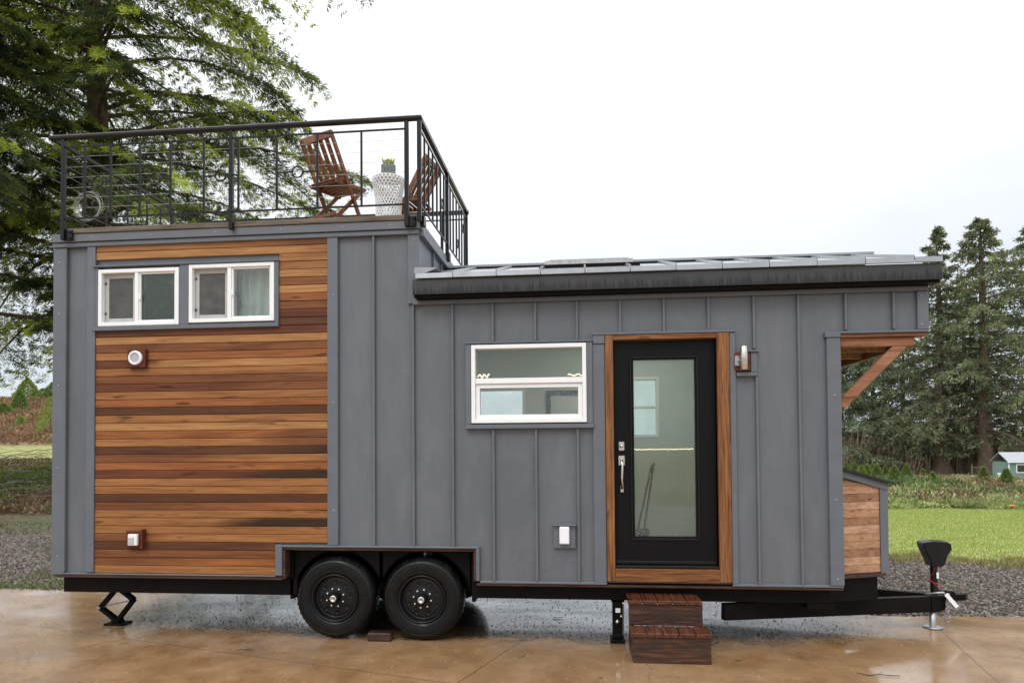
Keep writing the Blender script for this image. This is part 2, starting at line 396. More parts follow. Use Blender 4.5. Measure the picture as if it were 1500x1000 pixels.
# corner trims and fascias
part('corner_trim', 'trimgrey', (XL - .004, -4.995, -.018, .0115, .575, 3.742))
part('side_trim', 'trimgrey', (-4.765, -4.680, -.026, .0115, .60, 3.742))
part('side_trim', 'trimgrey', (-2.360, -2.258, -.026, .0115, .877, 3.742))
part('corner_trim', 'trimgrey', (-1.592, XS + .004, -.02, .0115, 3.10, 3.742))
part('corner_trim', 'trimgrey', (2.112, XR + .004, -.03, .0115, .565, 2.70), (2.098, XR + .006, -.038, .0115, 2.702, 2.752))
part('corner_trim', 'trimgrey', (2.868, XP + .004, -.02, .0115, 2.757, 3.085))
part('eave_trim', 'trimgrey', (-1.545, XP + .002, -.030, .0114, 3.088, 3.128))
part('porch_trim', 'trimgrey', (XR + .008, XP + .002, -.028, .0114, 2.734, 2.755))
part('sill_trim', 'trimgrey', (-.935, .205, -.022, .0114, .545, .566), (1.292, XR, -.022, .0114, .545, .566), (-5.0, -2.862, -.020, .0114, .578, .592))
part('wheel_well_trim', 'trimgrey', (-2.862, -2.797, -.03, .0113, .592, .880), (-2.797, -.937, -.03, .0113, .856, .8745), (-.969, -.937, -.03, .0113, .565, .856))
part('wheel_well_edge', 'plywood', (-2.797, -.969, -.012, .10, .828, .8555), (-2.797, -2.772, -.012, .10, .56, .828), (-.994, -.969, -.012, .10, .56, .828))
part('sill_board', 'plywood', (-5.09, -2.80, -.008, .12, .548, .577), (-.968, XR + .002, -.008, .12, .520, .544))
part('parapet_trim', 'trimgrey', (XL - .006, XS + .006, -.034, .0116, 3.744, 3.786))
part('deck_fascia', 'trimgrey', (XL, XS + .02, -.050, .0, 3.790, 3.866))
part('deck_fascia', 'trimgrey', (XS - .01, XS + .03, .002, W, 3.790, 3.866), (XS - .005, XS + .045, .002, W, 3.735, 3.788))
sc = MB()
for x, z in [(-4.7, 3.83), (-4.1, 3.828), (-3.45, 3.83), (-2.8, 3.83), (-2.2, 3.83), (-1.75, 3.83), (-5.06, .75), (-5.06, 1.6), (-5.06, 2.4), (-5.06, 3.1), (-5.06, 3.6), (-1.54, 3.2), (-1.54, 3.7), (2.17, .62), (2.17, 1.3), (2.17, 2.2), (2.9, 2.8), (2.9, 3.05), (-2.3, 1.2), (-2.3, 2.2), (-2.3, 3.2)]:
    y = -.051 if z > 3.8 else (-.031 if 2.0 < x < 2.3 else (-.027 if -2.4 < x < -2.2 else -.021))
    sc.lathe([(0.0, 0), (.007, .001), (.007, .004)], (x, y - .002, z), 'y', 8)
sc.build('screw', 'steel', house)['kind'] = 'stuff'

# deck
d = MB()
d.cbox(-4.96, XS + .0, -.062, .08, 3.868, 3.918, .006)
for i in range(17): d.cbox(XL + .02, XS, .086 + i * .142, .086 + i * .142 + .136, 3.872, 3.912, .005)
d.build('deck_boards', 'deckw', house)
MB().box(XL + .01, XS - .01, .05, W - .02, 3.79, 3.868).build('deck_base', 'trimgrey', house)

# ------------------------------------------------------------------ railing
rail = MB().cbox(-5.115, -1.435, -.112, -.052, 4.775, 4.818, .012)
rail.bar((-1.462, -.1, 4.796), (-1.462, 2.55, 4.796), .045, .038); rail.bar((-5.10, -.1, 4.796), (-5.10, 1.95, 4.796), .04, .03)
rail.bar((-5.12, 2.52, 4.796), (-1.435, 2.52, 4.796), .055, .043)
railing = rail.build('railing', 'black', house)
def rpart(name, m, mat='black'): return m.build(name, mat, railing)
yf = -.082
for x in (-4.972, -3.270, -1.582): rpart('post', MB().cbox(x - .019, x + .019, yf - .019, yf + .019, 3.80 if x != -3.270 else 3.835, 4.775, .004))
for y in (yf + .0, 1.22, 2.5): rpart('post', MB().cbox(-1.482, -1.444, y - .019, y + .019, 3.84, 4.775, .004))
rpart('post', MB().cbox(-1.80, -1.766, 2.49, 2.53, 3.84, 4.775, .004)); rpart('post', MB().cbox(-5.12, -5.082, 1.88, 1.918, 3.9, 4.775, .004)); rpart('post', MB().cbox(-5.1, -5.062, 2.49, 2.53, 3.9, 4.775, .004))
for x in (-4.93, -1.545):
    b = MB().cbox(x - .055, x + .045, -.075, -.052, 3.80, 3.90, .004)
    for dx in (-.035, .03):
        for dz in (.02, .075): b.lathe([(0, -.02), (.012, -.018), (.012, 0)], (x + dx, -.075, 3.80 + dz), 'y', 8)
    rpart('bracket', b)
for y in (.0, 1.22): rpart('bracket', MB().cbox(-1.462, -1.43, y - .04, y + .04, 3.82, 3.91, .004))
for nm, z in (('top_bar', 4.703), ('bottom_bar', 4.005)):
    m = MB().bar((-4.972, yf, z), (-1.582, yf, z), .014); m.bar((-1.462, yf, z), (-1.462, 2.5, z), .014); m.bar((-5.10, yf, z), (-5.10, 1.9, z), .014); m.bar((-5.08, 2.51, z), (-1.48, 2.51, z), .014)
    rpart(nm, m)
fx = [-4.750, -4.484, -4.187, -3.876, -3.542, -3.199, -2.823, -2.430, -2.008]
for x in fx: rpart('baluster', MB().cbox(x - .009, x + .009, yf - .009, yf + .009, 4.012, 4.696, .002))
for a, b, c in ((-4.750, -4.484, -4.617), (-4.187, -3.876, -4.035), (-3.542, -3.199, -3.375), (-2.823, -2.430, -2.622)):
    m = MB().ring((c, yf, 4.352), .052, .008); m.bar((a, yf, 4.352), (c - .055, yf, 4.352), .012); m.bar((c + .055, yf, 4.352), (b, yf, 4.352), .012); rpart('ring_ornament', m)
for k in range(6):
    z = 4.105 + k * .1; rpart('cable', MB().tube([(-4.97, yf, z), (-1.582, yf, z)], .0016, 5, cap=False), 'steel')
    rpart('cable', MB().tube([(-5.10, yf, z), (-5.10, 1.9, z)], .0016, 5, cap=False), 'steel')
for i, y in enumerate((.12, .3, .48, .68, .86, 1.04, 1.4, 1.58, 1.78, 1.97, 2.15, 2.33)):
    rpart('baluster', MB().cbox(-1.471, -1.453, y - .009, y + .009, 4.012, 4.696, .002))
for c in ((.39, 4.5), (.95, 4.36), (1.87, 4.2), (2.24, 4.5)): rpart('ring_ornament', MB().ring((-1.462, c[0], c[1]), .05, .008, 'x'))
for y in (.35, .7, 1.05, 1.4, 1.66): rpart('baluster', MB().cbox(-5.109, -5.091, y - .009, y + .009, 4.012, 4.696, .002))
for c in ((.53, 4.35), (1.2, 4.32)): rpart('ring_ornament', MB().ring((-5.10, c[0], c[1]), .05, .008, 'x'))
for x in (-2.0, -2.4, -2.8, -3.2, -3.6, -4.0, -4.4, -4.8): rpart('baluster', MB().cbox(x - .009, x + .009, 2.50, 2.518, 4.012, 4.696, .002))
# ------------------------------------------------------------------ low roof
RS = .28
def rz(y): return 3.335 + RS * (y + .165) if y <= 1.25 else 3.335 + RS * (1.415 - (y - 1.25))
rf = MB(); x0, x1 = XS + .004, 3.005
rf.prism([(-.165, 3.318), (1.25, rz(1.25) - .018), (2.66, rz(2.66) - .018), (2.66, rz(2.66)), (1.25, rz(1.25)), (-.165, 3.335)], x0, x1, axis='x')
px = -1.14; sx_ = []
while px < 3.0: sx_.append(px); px += .392
for x in sx_:
    rf.add([(x - .012, -.165, 3.336), (x + .012, -.165, 3.336), (x + .012, 1.25, rz(1.25) + .001), (x - .012, 1.25, rz(1.25) + .001), (x - .006, -.165, 3.362), (x + .006, -.165, 3.362), (x + .006, 1.25, rz(1.25) + .027), (x - .006, 1.25, rz(1.25) + .027)],
           [(4, 5, 6, 7), (0, 4, 7, 3), (1, 2, 6, 5), (0, 1, 5, 4)])
rf.bar((x0, 1.25, rz(1.25) + .012), (x1, 1.25, rz(1.25) + .012), .16, .022)
roof = rf.build('roof', 'roofmetal', house)
xs = [XS + .006] + sx_ + [3.004]
for i in range(len(xs) - 1):
    k = (i % 3) * .003; MB().prism([(-.180 - k, 3.296), (-.168 - k, 3.292), (-.1655 - k, 3.330), (-.10, 3.352), (-.10, 3.358), (-.172 - k, 3.341)], xs[i] + .003, xs[i + 1] - .003, axis='x').build('drip_edge', 'roofmetal', roof)
g = MB().cbox(-1.512, 3.010, -.160, -.004, 3.150, 3.290, .005); g.build('fascia', 'fascia', roof)
MB().cbox(-1.505, 3.000, -.135, .0, 3.129, 3.149, .003).cbox(2.97, 3.010, .0, 2.62, 3.15, 3.30).build('soffit_board', 'chassis', roof)
MB().prism([(-1.40, 3.345), (-1.50, 3.345), (-1.49, 3.40), (-1.28, 3.392)], -.16, .25).build('flashing', 'roofmetal', roof)
sk = MB(); ys, ye = .42, 1.10
def slope_box(m, xa, xb, ya, yb, h0, h1): m.prism([(ya, rz(ya) + h0), (yb, rz(yb) + h0), (yb, rz(yb) + h1), (ya, rz(ya) + h1)], xa, xb, axis='x')
slope_box(sk, -.40, .56, ys - .05, ye + .02, .0, .035); sky_o = sk.build('skylight', 'chassis', house)
f_ = MB(); slope_box(f_, -.35, .50, ys, ye, .036, .072); f_.build('frame', 'steel', sky_o)
f_ = MB(); slope_box(f_, -.31, .46, ys + .04, ye - .04, .0725, .0745); f_.build('glass_pane', 'trimgrey', sky_o)
# porch
part('porch_beam', 'beamw', (XR + .008, 2.862, .03, .095, 2.625, 2.700)); part('porch_plate', 'beamw', (XR + .006, 2.95, -.004, .115, 2.703, 2.733))
part('porch_beam', 'beamw', (XR + .008, 2.862, 2.30, 2.365, 2.625, 2.700)); part('porch_post', 'beamw', (XR + .003, XR + .03, .03, .12, 2.03, 2.62))
br = MB().bar((2.245, .065, 2.115), (2.775, .065, 2.655), .055, .085); br.build('porch_brace', 'beamw', house)
MB().bar((2.245, 2.33, 2.115), (2.775, 2.33, 2.655), .055, .085).build('porch_brace', 'beamw', house)
sf = MB().cbox(XR, 2.94, .12, 2.38, 2.735, 2.752); sf.build('porch_soffit', 'soffit', house)
for y in (.6, 1.15, 1.7): MB().cbox(XR + .01, 2.92, y, y + .04, 2.65, 2.734).build('porch_rafter', 'soffit', house)
part('porch_header', 'beamw', (2.86, 2.90, .12, 2.36, 2.63, 2.702))

# ------------------------------------------------------------------ windows
def frame_m(x0, x1, z0, z1, t, y0, y1, m=None):
    m = m or MB(); m.cbox(x0, x0 + t, y0, y1, z0, z1, .003); m.cbox(x1 - t, x1, y0, y1, z0, z1, .003)
    m.cbox(x0 + t, x1 - t, y0, y1, z0, z0 + t, .003); m.cbox(x0 + t, x1 - t, y0, y1, z1 - t, z1, .003); return m
def slider(b, glass):
    x0, x1, z0, z1 = b; mid = x0 + (x1 - x0) * .475
    wn = frame_m(x0 + .002, x1 - .002, z0 + .002, z1 - .002, .036, -.036, .10).cbox(mid - .02, mid + .02, -.030, .08, z0 + .038, z1 - .038).build('window', 'white', house)
    frame_m(x0 + .040, mid - .022, z0 + .040, z1 - .040, .042, .012, .03).build('screen_frame', 'screenframe', wn)
    MB().box(x0 + .082, mid - .022, .018, .022, z0 + .082, z1 - .082).build('screen', 'screen', wn)
    MB().box(x0 + .07, mid, .048, .054, z0 + .06, z1 - .06).build('glass_pane', 'glassdark', wn)
    frame_m(mid + .021, x1 - .039, z0 + .039, z1 - .039, .016, -.02, .05).build('sash', 'white', wn)
    MB().box(mid + .037, x1 - .055, .0, .006, z0 + .055, z1 - .055).build('glass_pane', glass, wn)
    MB().cbox(mid + .022, mid + .045, -.034, -.021, (z0 + z1) / 2 - .03, (z0 + z1) / 2 + .03).build('latch', 'white', wn)
    for z in (z0 + .13, z1 - .13): MB().cbox(x0 + .045, x0 + .06, .004, .0119, z - .012, z + .012).build('clip', 'black', wn)
slider(WA, 'glassdark'); slider(WB, 'glass')
tr = MB().cbox(-4.700, -2.830, -.040, .011, 2.920, 2.961).cbox(-3.817, -3.722, -.034, .011, 2.962, 3.535).cbox(-2.869, -2.830, -.034, .011, 2.962, 3.535)
tr.cbox(-4.700, -2.825, -.046, .011, 3.536, 3.552).cbox(-4.679, -4.647, -.030, .011, 2.962, 3.535); tr.build('window_trim', 'trimgrey', house)
x0, x1, z0, z1 = WK; zm = 2.368
wk = frame_m(x0 + .002, x1 - .002, z0 + .002, z1 - .002, .036, -.040, .10).cbox(x0 + .038, x1 - .038, -.032, .085, zm - .02, zm + .03).build('window', 'white', house)
frame_m(x0 + .039, x1 - .039, z0 + .039, zm - .021, .038, -.015, .04).build('sash', 'white', wk)
MB().box(x0 + .04, x1 - .04, .02, .026, zm + .03, z1 - .04).build('glass_pane', 'doorglass', wk)
MB().box(x0 + .07, x1 - .07, .01, .016, z0 + .07, zm - .05).build('glass_pane', 'glass', wk)
tr = MB().cbox(-1.056, x0 - .001, -.034, .011, 1.980, 2.712).cbox(x1 + .001, .096, -.034, .011, 1.980, 2.712).cbox(-1.056, .105, -.042, .011, 1.940, 1.979).cbox(-1.06, .102, -.044, .011, 2.713, 2.732)
tr.build('window_trim', 'trimgrey', house)
# door, casing and grey surround
x0, x1, z0, z1 = DR
part('door_surround', 'trimgrey', (.095, .205, -.020, .0115, .566, 2.690), (.100, .205, -.030, .0115, 2.692, 2.766), (.095, 1.345, -.034, .0115, 2.769, 2.792), (1.293, 1.345, -.022, .0115, .566, 2.766))
part('door_casing', 'cedarz', (.208, x0, -.034, .10, .580, 2.766), (x1, 1.290, -.034, .10, .580, 2.766))
part('door_casing', 'cedarx', (x0 + .001, x1 - .001, -.032, .10, 2.722, 2.764), (x0 + .001, x1 - .001, -.040, .10, .578, .690))
gx0, gx1, gz0, gz1 = .462, .998, .968, 2.545
dm = MB().panel(x0 + .004, x1 - .004, .718, 2.718, [(gx0 - .004, gx1 + .004, gz0 - .004, gz1 + .004)], .055, .095)
door = dm.build('door', 'doorblack', house)
frame_m(gx0 - .035, gx1 + .035, gz0 - .035, gz1 + .035, .018, .040, .0545).build('glass_trim', 'black', door)
frame_m(gx0 - .016, gx1 + .016, gz0 - .016, gz1 + .016, .016, .046, .0545).build('glass_trim', 'doorblack', door)
MB().box(gx0 - .002, gx1 + .002, .068, .074, gz0 - .002, gz1 + .002).build('glass_pane', 'doorglass', door)
MB().cbox(x0 + .004, x1 - .004, -.01, .10, .692, .716).build('door_sill', 'steel' if 0 else 'black', door)
MB().cbox(x0 + .01, x1 - .01, .045, .054, .722, .75).build('door_sweep', 'chrome' if 0 else 'black', door)
MB().cbox(.322, .375, .035, .0545, 1.735, 1.815, .004).lathe([(0, -.022), (.014, -.02), (.018, 0), (.018, .02)], (.348, .030, 1.775), 'y', 16).build('deadbolt', 'chrome', door)
MB().cbox(.318, .378, .037, .0545, 1.60, 1.69, .004).cbox(.333, .366, .037, .0545, 1.36, 1.415, .004).tube([(.349, .05, 1.655), (.349, -.005, 1.645), (.349, -.02, 1.60), (.349, -.022, 1.50), (.349, -.012, 1.42), (.349, .05, 1.39)], .011, 10).build('handle', 'chrome', door)
# ------------------------------------------------------------------ fittings on the wall
v = MB().cbox(-4.326, -4.142, -.055, -.014, 2.556, 2.732, .004).build('vent_block', 'redwood', house)
MB().lathe([(.047, .0), (.047, -.018), (.052, -.022), (.062, -.022), (.068, -.016), (.068, 0)], (-4.236, -.056, 2.648), 'y', 32).build('vent_cover', 'white', v)
MB().lathe([(0, -.012), (.0465, -.012), (.0465, 0)], (-4.236, -.056, 2.648), 'y', 32, None, False).build('vent_grille', 'ventgrey', v)
v = MB().cbox(-4.330, -4.172, -.052, -.014, .842, 1.004, .004).cbox(-4.170, -4.150, -.075, -.014, .835, 1.018, .003).build('outlet_block', 'redwood', house)
MB().cbox(-4.292, -4.196, -.085, -.053, .868, .975, .006).build('outlet_cover', 'white', v); MB().cbox(-4.284, -4.226, -.089, -.086, .88, .945, .002).build('outlet_face', 'screenframe', v)
v = MB().cbox(-.266, -.070, -.018, .011, .865, 1.066, .004).cbox(-.272, -.064, -.05, .011, 1.067, 1.078, .003).build('outlet_block', 'trimgrey', house)
MB().cbox(-.212, -.124, -.07, -.019, .908, 1.062, .008).build('outlet_cover', 'white', v)
v = MB().cbox(1.350, 1.530, -.03, .011, 2.380, 2.412, .003).cbox(1.475, 1.530, -.022, .011, 2.413, 2.590, .003).cbox(1.40, 1.545, -.04, .011, 2.592, 2.606, .002).build('lamp_mount', 'trimgrey', house)
MB().cbox(1.330, 1.470, -.024, .0115, 2.428, 2.588, .003).build('backing_block', 'redwood', v)
MB().cbox(1.335, 1.375, -.04, -.025, 2.47, 2.56, .003).tube([(1.36, -.035, 2.515), (1.40, -.08, 2.515)], .012, 8).build('lamp_arm', 'steel', v)
MB().lathe([(0, 0), (.028, 0), (.033, .004), (.033, .20), (.028, .206), (0, .206)], (1.402, -.085, 2.43), 'z', 24).build('lamp_shade', 'chrome', v)

# ------------------------------------------------------------------ interior
it = MB().box(XS + .001, XR - .121, .141, .146, .66, 3.19)
it = MB(); it.panel(XS, XR - .12, .66, 3.19, [WK, DR, (-1.6, -.955, .6, .84)], .1405, .150); it.panel(XS, XR - .12, .66, 3.19, back_holes, W - .13, W - .1205)
it.panel(.15, W - .13, .66, 3.19, [], XS + .001, XS + .012, 'y'); it.panel(.15, W - .13, .66, 3.19, [], XR - .132, XR - .1205, 'y'); it.box(XS, XR - .12, .15, W - .13, 3.19, 3.198)
it.build('interior_wall', 'intwall', house)
it = MB(); it.panel(XL + .13, XS - .13, 2.6, 3.75, [WA, WB], .1405, .150); it.panel(XL + .13, XS - .13, 2.6, 3.75, [], W - .13, W - .1205)
it.box(XL + .13, XS - .13, .15, W - .13, 2.56, 2.60); it.panel(.15, W - .13, 2.6, 3.75, [], XL + .121, XL + .13, 'y'); it.panel(.15, W - .13, 2.6, 3.75, [], XS - .13, XS - .121, 'y')
it.build('loft_wall', 'intdark', house)
MB().box(XL + .13, XR - .13, .51, W - .12, .58, .655).box(-.95, XR - .13, .1405, .51, .58, .655).box(XL + .13, -2.82, .1405, .51, .58, .655).build('interior_floor', 'intfloor', house)
for b in back_holes:
    wn = frame_m(b[0] + .002, b[1] - .002, b[2] + .002, b[3] - .002, .035, W - .14, W + .01).cbox(b[0] + .036, b[1] - .036, W - .12, W - .02, (b[2] + b[3]) / 2 - .015, (b[2] + b[3]) / 2 + .015).build('window', 'white', house)
    MB().box(b[0] + .03, b[1] - .03, W - .07, W - .064, b[2] + .03, b[3] - .03).build('glass_pane', 'glass', wn)
# curtains
def curtain(xa, xb, za, zb, y, tie, name, lab):
    n = 60; m = MB(); vs = []; fs = []; rr = 16
    for j in range(rr + 1):
        t = j / rr; z = za + (zb - za) * t; sq = 1 - .12 * math.exp(-((t - tie) / .13) ** 2)
        for i in range(n + 1):
            u = i / n; x = (xa + xb) / 2 + (u - .5) * (xb - xa) * sq; vs.append((x, y + (.034) * math.sin(u * 34 + 2 * math.sin(u * 5)), z))
    for j in range(rr):
        for i in range(n): fs.append((j * (n + 1) + i, j * (n + 1) + i + 1, (j + 1) * (n + 1) + i + 1, (j + 1) * (n + 1) + i))
    m.add(vs, fs, None, True); return tag(m.build(name, 'curtain'), lab, 'curtain')
curtain(-3.34, -2.86, 2.93, 3.56, .20, .42, 'curtain', 'pale pleated curtain gathered at its middle behind the second loft window')
o = frame_m(-.44, .16, 2.02, 2.465, .05, W - .16, W - .132).build('picture_frame', 'black'); tag(o, 'black picture frame on the inner back wall seen through the kitchen window', 'picture frame')
M['warm'] = emis('warm lit wire', (1., .80, .60), 2.0)
def squig(pts, r): return MB().tube(pts, r, 6)
def sq_pts(xa, xb, y, z, amp, n, f, sd):
    q = random.Random(sd); return [(xa + (xb - xa) * i / n, y + q.uniform(-.01, .01), z + amp * math.sin(i * f) * q.uniform(.3, 1.2)) for i in range(n + 1)]
o = squig(sq_pts(.50, 1.16, 1.2, 1.735, .008, 40, 2.3, 1), .0045).build('string_light', 'warm'); tag(o, 'lit warm wire of string lights stretched across the room behind the door glass', 'string light')
o = squig(sq_pts(-1.17, -1.0, 1.2, 2.55, .03, 14, 1.5, 2), .008).build('string_light', 'warm'); tag(o, 'small lit loop of string lights at the left behind the kitchen window', 'string light')
o = squig(sq_pts(-.15, -.0, 1.2, 2.54, .015, 10, 1.1, 3), .007).build('string_light', 'warm'); tag(o, 'short lit twist of string lights at the right behind the kitchen window', 'string light')
for i, (a, b) in enumerate((((.535, .70, .66), (.69, .82, 1.58)), ((.60, .72, .66), (.715, .86, 1.60)))):
    t = thing('broom', ('black handled broom leaning inside the door glass, the nearer to the hinge side', 'black handled broom leaning inside the door, the one nearer to the handle side')[1 - i], 'broom', (a[0], a[1], .66), 'brooms inside the door')
    MB().tube([(a[0], a[1], .95), b], .011, 8).build('handle', 'black', t); MB().cbox(a[0] - .035, a[0] + .05, a[1] - .03, a[1] + .03, .66, .96, .02).build('brush_head', 'black', t)
ld = bpy.data.lights.new('room_fill_light', 'AREA'); ld.energy = 15; ld.size = .8; ld.color = (1., .97, .92); lo = bpy.data.objects.new('room_fill_light', ld); C.objects.link(lo); lo.location = (.5, 1.3, 3.12)  # added fill below the ceiling to brighten the room, has no fixture

# ------------------------------------------------------------------ chassis, wheels
part('chassis', 'chassis', (-5.085, -2.7, .10, .20, .385, .546), (-1.0, 2.16, .10, .20, .385, .518), (1.95, 2.18, .10, 1.9, .33, .384), (-5.085, 2.16, 1.60, 1.72, .385, .518), (-5.085, -4.98, .2, 1.6, .385, .52), (-2.9, -2.78, .2, 1.6, .385, .52), (-1., -.9, .2, 1.6, .385, .52), (.6, .7, .2, 1.6, .385, .52))
MB().box(-5.0, 2.2, .51, 2.4, .5205, .545).box(-.96, 2.2, .201, .51, .5205, .545).box(-5.0, -2.81, .201, .51, .5205, .545).build('underfloor', 'chassis', house)
wwi = MB().box(-2.77, -.995, .46, .50, .40, .83).box(-2.771, -2.74, .10, .46, .35, .82).box(-1.03, -.996, .10, .46, .35, .82).box(-2.77, -.996, .10, .46, .80, .827)
# fender sheet with two round arches
for cx in (-2.305, -1.478):
    vs = []; n = 18
    for i in range(n + 1):
        t = math.pi * (.0 + i / n); vs.append((cx + .43 * math.cos(t), .38 + .43 * math.sin(t)))
    for i in range(n):
        a, b = vs[i], vs[i + 1]; wwi.add([(a[0], .10, a[1]), (b[0], .10, b[1]), (b[0], .46, b[1]), (a[0], .46, a[1])], [(0, 1, 2, 3), (3, 2, 1, 0)])
        wwi.add([(a[0], .12, min(a[1], .82)), (b[0], .12, min(b[1], .82)), (b[0], .12, .828), (a[0], .12, .828)], [(0, 1, 2, 3)])
wwi.build('wheel_well', 'chassis', house)
axl = MB()
for cx in (-2.305, -1.478): axl.tube([(cx, .2, .385), (cx, 1.6, .385)], .045, 12)
axl.build('axle', 'chassis', house)
def wheel(cx, y0=.0, flip=1, rot=0.):
    P = lambda pr: [(r, y0 + flip * h) for r, h in pr]
    m = MB(); n = 96
    prof = P([(.215, .035), (.222, .012), (.25, .004), (.30, -.002), (.335, .004), (.352, .018), (.362, .03), (.378, .045), (.384, .07), (.385, .12), (.384, .165), (.378, .19), (.35, .225), (.30, .236), (.215, .21)])
    # tread blocks: cut grooves by alternating radius
    vs = []; fs = []
    for j, (r, h) in enumerate(prof):
        for k in range(n):
            t = 2 * math.pi * k / n + rot; rr = r - (.007 if (6 <= j <= 11 and k % 2 == 0) else 0)
            vs.append((cx + rr * math.cos(t), h, .385 + rr * math.sin(t)))
    for j in range(len(prof) - 1):
        for k in range(n): fs.append((j * n + k, j * n + (k + 1) % n, (j + 1) * n + (k + 1) % n, (j + 1) * n + k))
    m.add(vs, fs, None, True)
    for rr in (.245, .285, .325): m.ring((cx, y0 + flip * (.003 if rr < .3 else .0), .385), rr, .0035, 'y', 64, 5)
    wh = m.build('wheel', 'rubber', house)
    # rim
    rm = MB(); rm.lathe(P([(.215, .04), (.222, .006), (.212, .0), (.204, .010), (.20, .03), (.188, .05), (.182, .062), (.172, .055), (.155, .052), (.12, .058), (.085, .050), (.07, .045), (.0, .045)]), (cx, 0, .385), 'y', 48)
    rm.build('rim', 'black', wh)
    hb = MB(); hb.lathe(P([(.05, .046), (.048, -.01), (.042, -.018), (.0, -.018)]), (cx, 0, .385), 'y', 24); hb.build('hub', 'chassis', wh)
    hb = MB(); hb.lathe(P([(.032, -.018), (.032, -.032), (.027, -.036), (.015, -.036), (.015, -.03), (0, -.03)]), (cx, 0, .385), 'y', 24); hb.build('hub_cap', 'chrome', wh)
    for k in range(8):
        t = 2 * math.pi * (k + .3) / 8 + rot; MB().lathe(P([(.011, .05), (.011, .03), (.007, .022), (0, .022)]), (cx + .083 * math.cos(t), 0, .385 + .083 * math.sin(t)), 'y', 8).build('lug_nut', 'chrome', wh)
    for k in range(8):
        t = 2 * math.pi * k / 8 + rot; MB().lathe(P([(.019, .049), (.016, .0515), (0, .0515)]), (cx + .142 * math.cos(t), 0, .385 + .142 * math.sin(t)), 'y', 12).build('rim_hole', 'rubber', wh)
    MB().tube([(cx + .165 * math.cos(4.5 + rot), y0 + flip * .04, .385 + .165 * math.sin(4.5 + rot)), (cx + .15 * math.cos(4.5 + rot), y0 + flip * .01, .385 + .15 * math.sin(4.5 + rot))], .005, 6).build('valve', 'rubber', wh)
wheel(-2.305, .0, 1, .1); wheel(-1.478, .0, 1, .35); wheel(-2.305, 1.85, -1); wheel(-1.478, 1.85, -1, .2)
# scissor jack at the left
def scissor(cx, cy, lean):
    j = MB(); top = (cx + .03, cy, .375); bot = (cx + .03 + lean, cy, .035); l = (cx - .155, cy, .20 - .035); r = (cx + .205, cy, .20 + .05)
    a = j.bar(top, l, .06, .035).bar(top, r, .06, .035).bar(l, bot, .06, .035).bar(r, bot, .06, .035); j.cbox(cx - .11, cx + .10, cy - .06, cy + .06, .366, .384)
    o = j.build('scissor_jack', 'chassis', house)
    MB().cbox(bot[0] - .10, bot[0] + .11, cy - .08, cy + .08, .0, .02).cbox(bot[0] - .04, bot[0] + .04, cy - .05, cy + .05, .02, .05).build('foot', 'chassis', o)
    MB().tube([l, r], .007, 6).build('screw_rod', 'steel', o)
    MB().lathe([(0, -.04), (.018, -.04), (.018, .04), (0, .04)], l, 'y', 12).build('pivot_pin', 'steel', o)
scissor(-4.76, .40, .0)
def post_jack(cx, cy):
    j = MB().cbox(cx - .048, cx + .040, cy - .05, cy + .05, .05, .384).cbox(cx - .06, cx + .06, cy - .05, cy + .05, .362, .3845); o = j.build('stabiliser_jack', 'chassis', house)
    MB().cbox(cx - .07, cx + .06, cy - .09, cy + .09, .0, .03).cbox(cx - .05, cx + .045, cy - .06, cy + .05, .03, .075, .01).build('foot', 'chassis', o)
    MB().cbox(cx - .022, cx + .022, cy - .056, cy - .0515, .27, .31, .001).build('sticker', 'white', o)
    MB().lathe([(0, -.02), (.02, -.015), (.02, .02)], (cx - .005, cy - .058, .19), 'y', 12).tube([(cx + .045, cy - .03, .06), (cx + .05, cy - .02, .34)], .009, 8).lathe([(0, -.02), (.013, -.015), (.013, .02)], (cx + .03, cy - .05, .24), 'y', 12).build('bolt', 'chrome', o)
post_jack(.305, .17)
# tongue
tg = MB(); tg.bar((1.24, .16, .285), (3.42, .87, .232), .06, .148); tg.bar((1.24, 1.66, .285), (3.42, .95, .232), .06, .148)
tg.prism([(3.32, .80), (3.47, .85), (3.47, .97), (3.32, 1.02)], .17, .306, axis='z')
tg.build('tongue', 'chassis', house)
MB().prism([(3.40, .85), (3.52, .86), (3.66, .87), (3.70, .91), (3.66, .95), (3.52, .96), (3.40, .97)], .262, .318, axis='z').tube([(3.44, .91, .33), (3.58, .91, .325)], .022, 8).build('coupler', 'chassis', house)
jy = .86
tj = MB().prism([(3.245, .815), (3.262, .832), (3.34, .842), (3.47, .835), (3.505, .815), (3.51, .76), (3.47, .70), (3.445, .615), (3.42, .598), (3.325, .595), (3.31, .66), (3.27, .74)], jy - .075, jy + .075)
tjo = tj.build('tongue_jack', 'black', house); bm = tjo.modifiers.new('bevel', 'BEVEL'); bm.width = .018; bm.segments = 3; bm.limit_method = 'ANGLE'
MB().lathe([(.033, 0), (.033, .29)], (3.372, jy, .31), 'z', 20).cbox(3.30, 3.45, jy - .06, jy + .06, .305, .322).build('jack_post', 'black', tjo)
MB().lathe([(.024, 0), (.024, .16), (.030, .16), (.030, .0)], (3.352, jy, .012), 'z', 16).lathe([(.026, 0.), (.026, .30)], (3.352, jy, .02), 'z', 16).build('jack_leg', 'steel', tjo)
MB().lathe([(0, 0), (.085, 0), (.09, .004), (.06, .012), (0, .014)], (3.352, jy, .004), 'z', 28).build('jack_foot', 'steel', tjo)
M['redwire'] = simple('red wire', (.55, .03, .03), .4)
MB().tube([(3.34, jy - .04, .53), (3.30, jy - .06, .49), (3.33, jy - .06, .45), (3.40, jy - .05, .42), (3.43, jy - .04, .40), (3.37, jy - .06, .41), (3.31, jy - .05, .46), (3.36, jy - .05, .585)], .003, 6).build('wire', 'redwire', tjo)
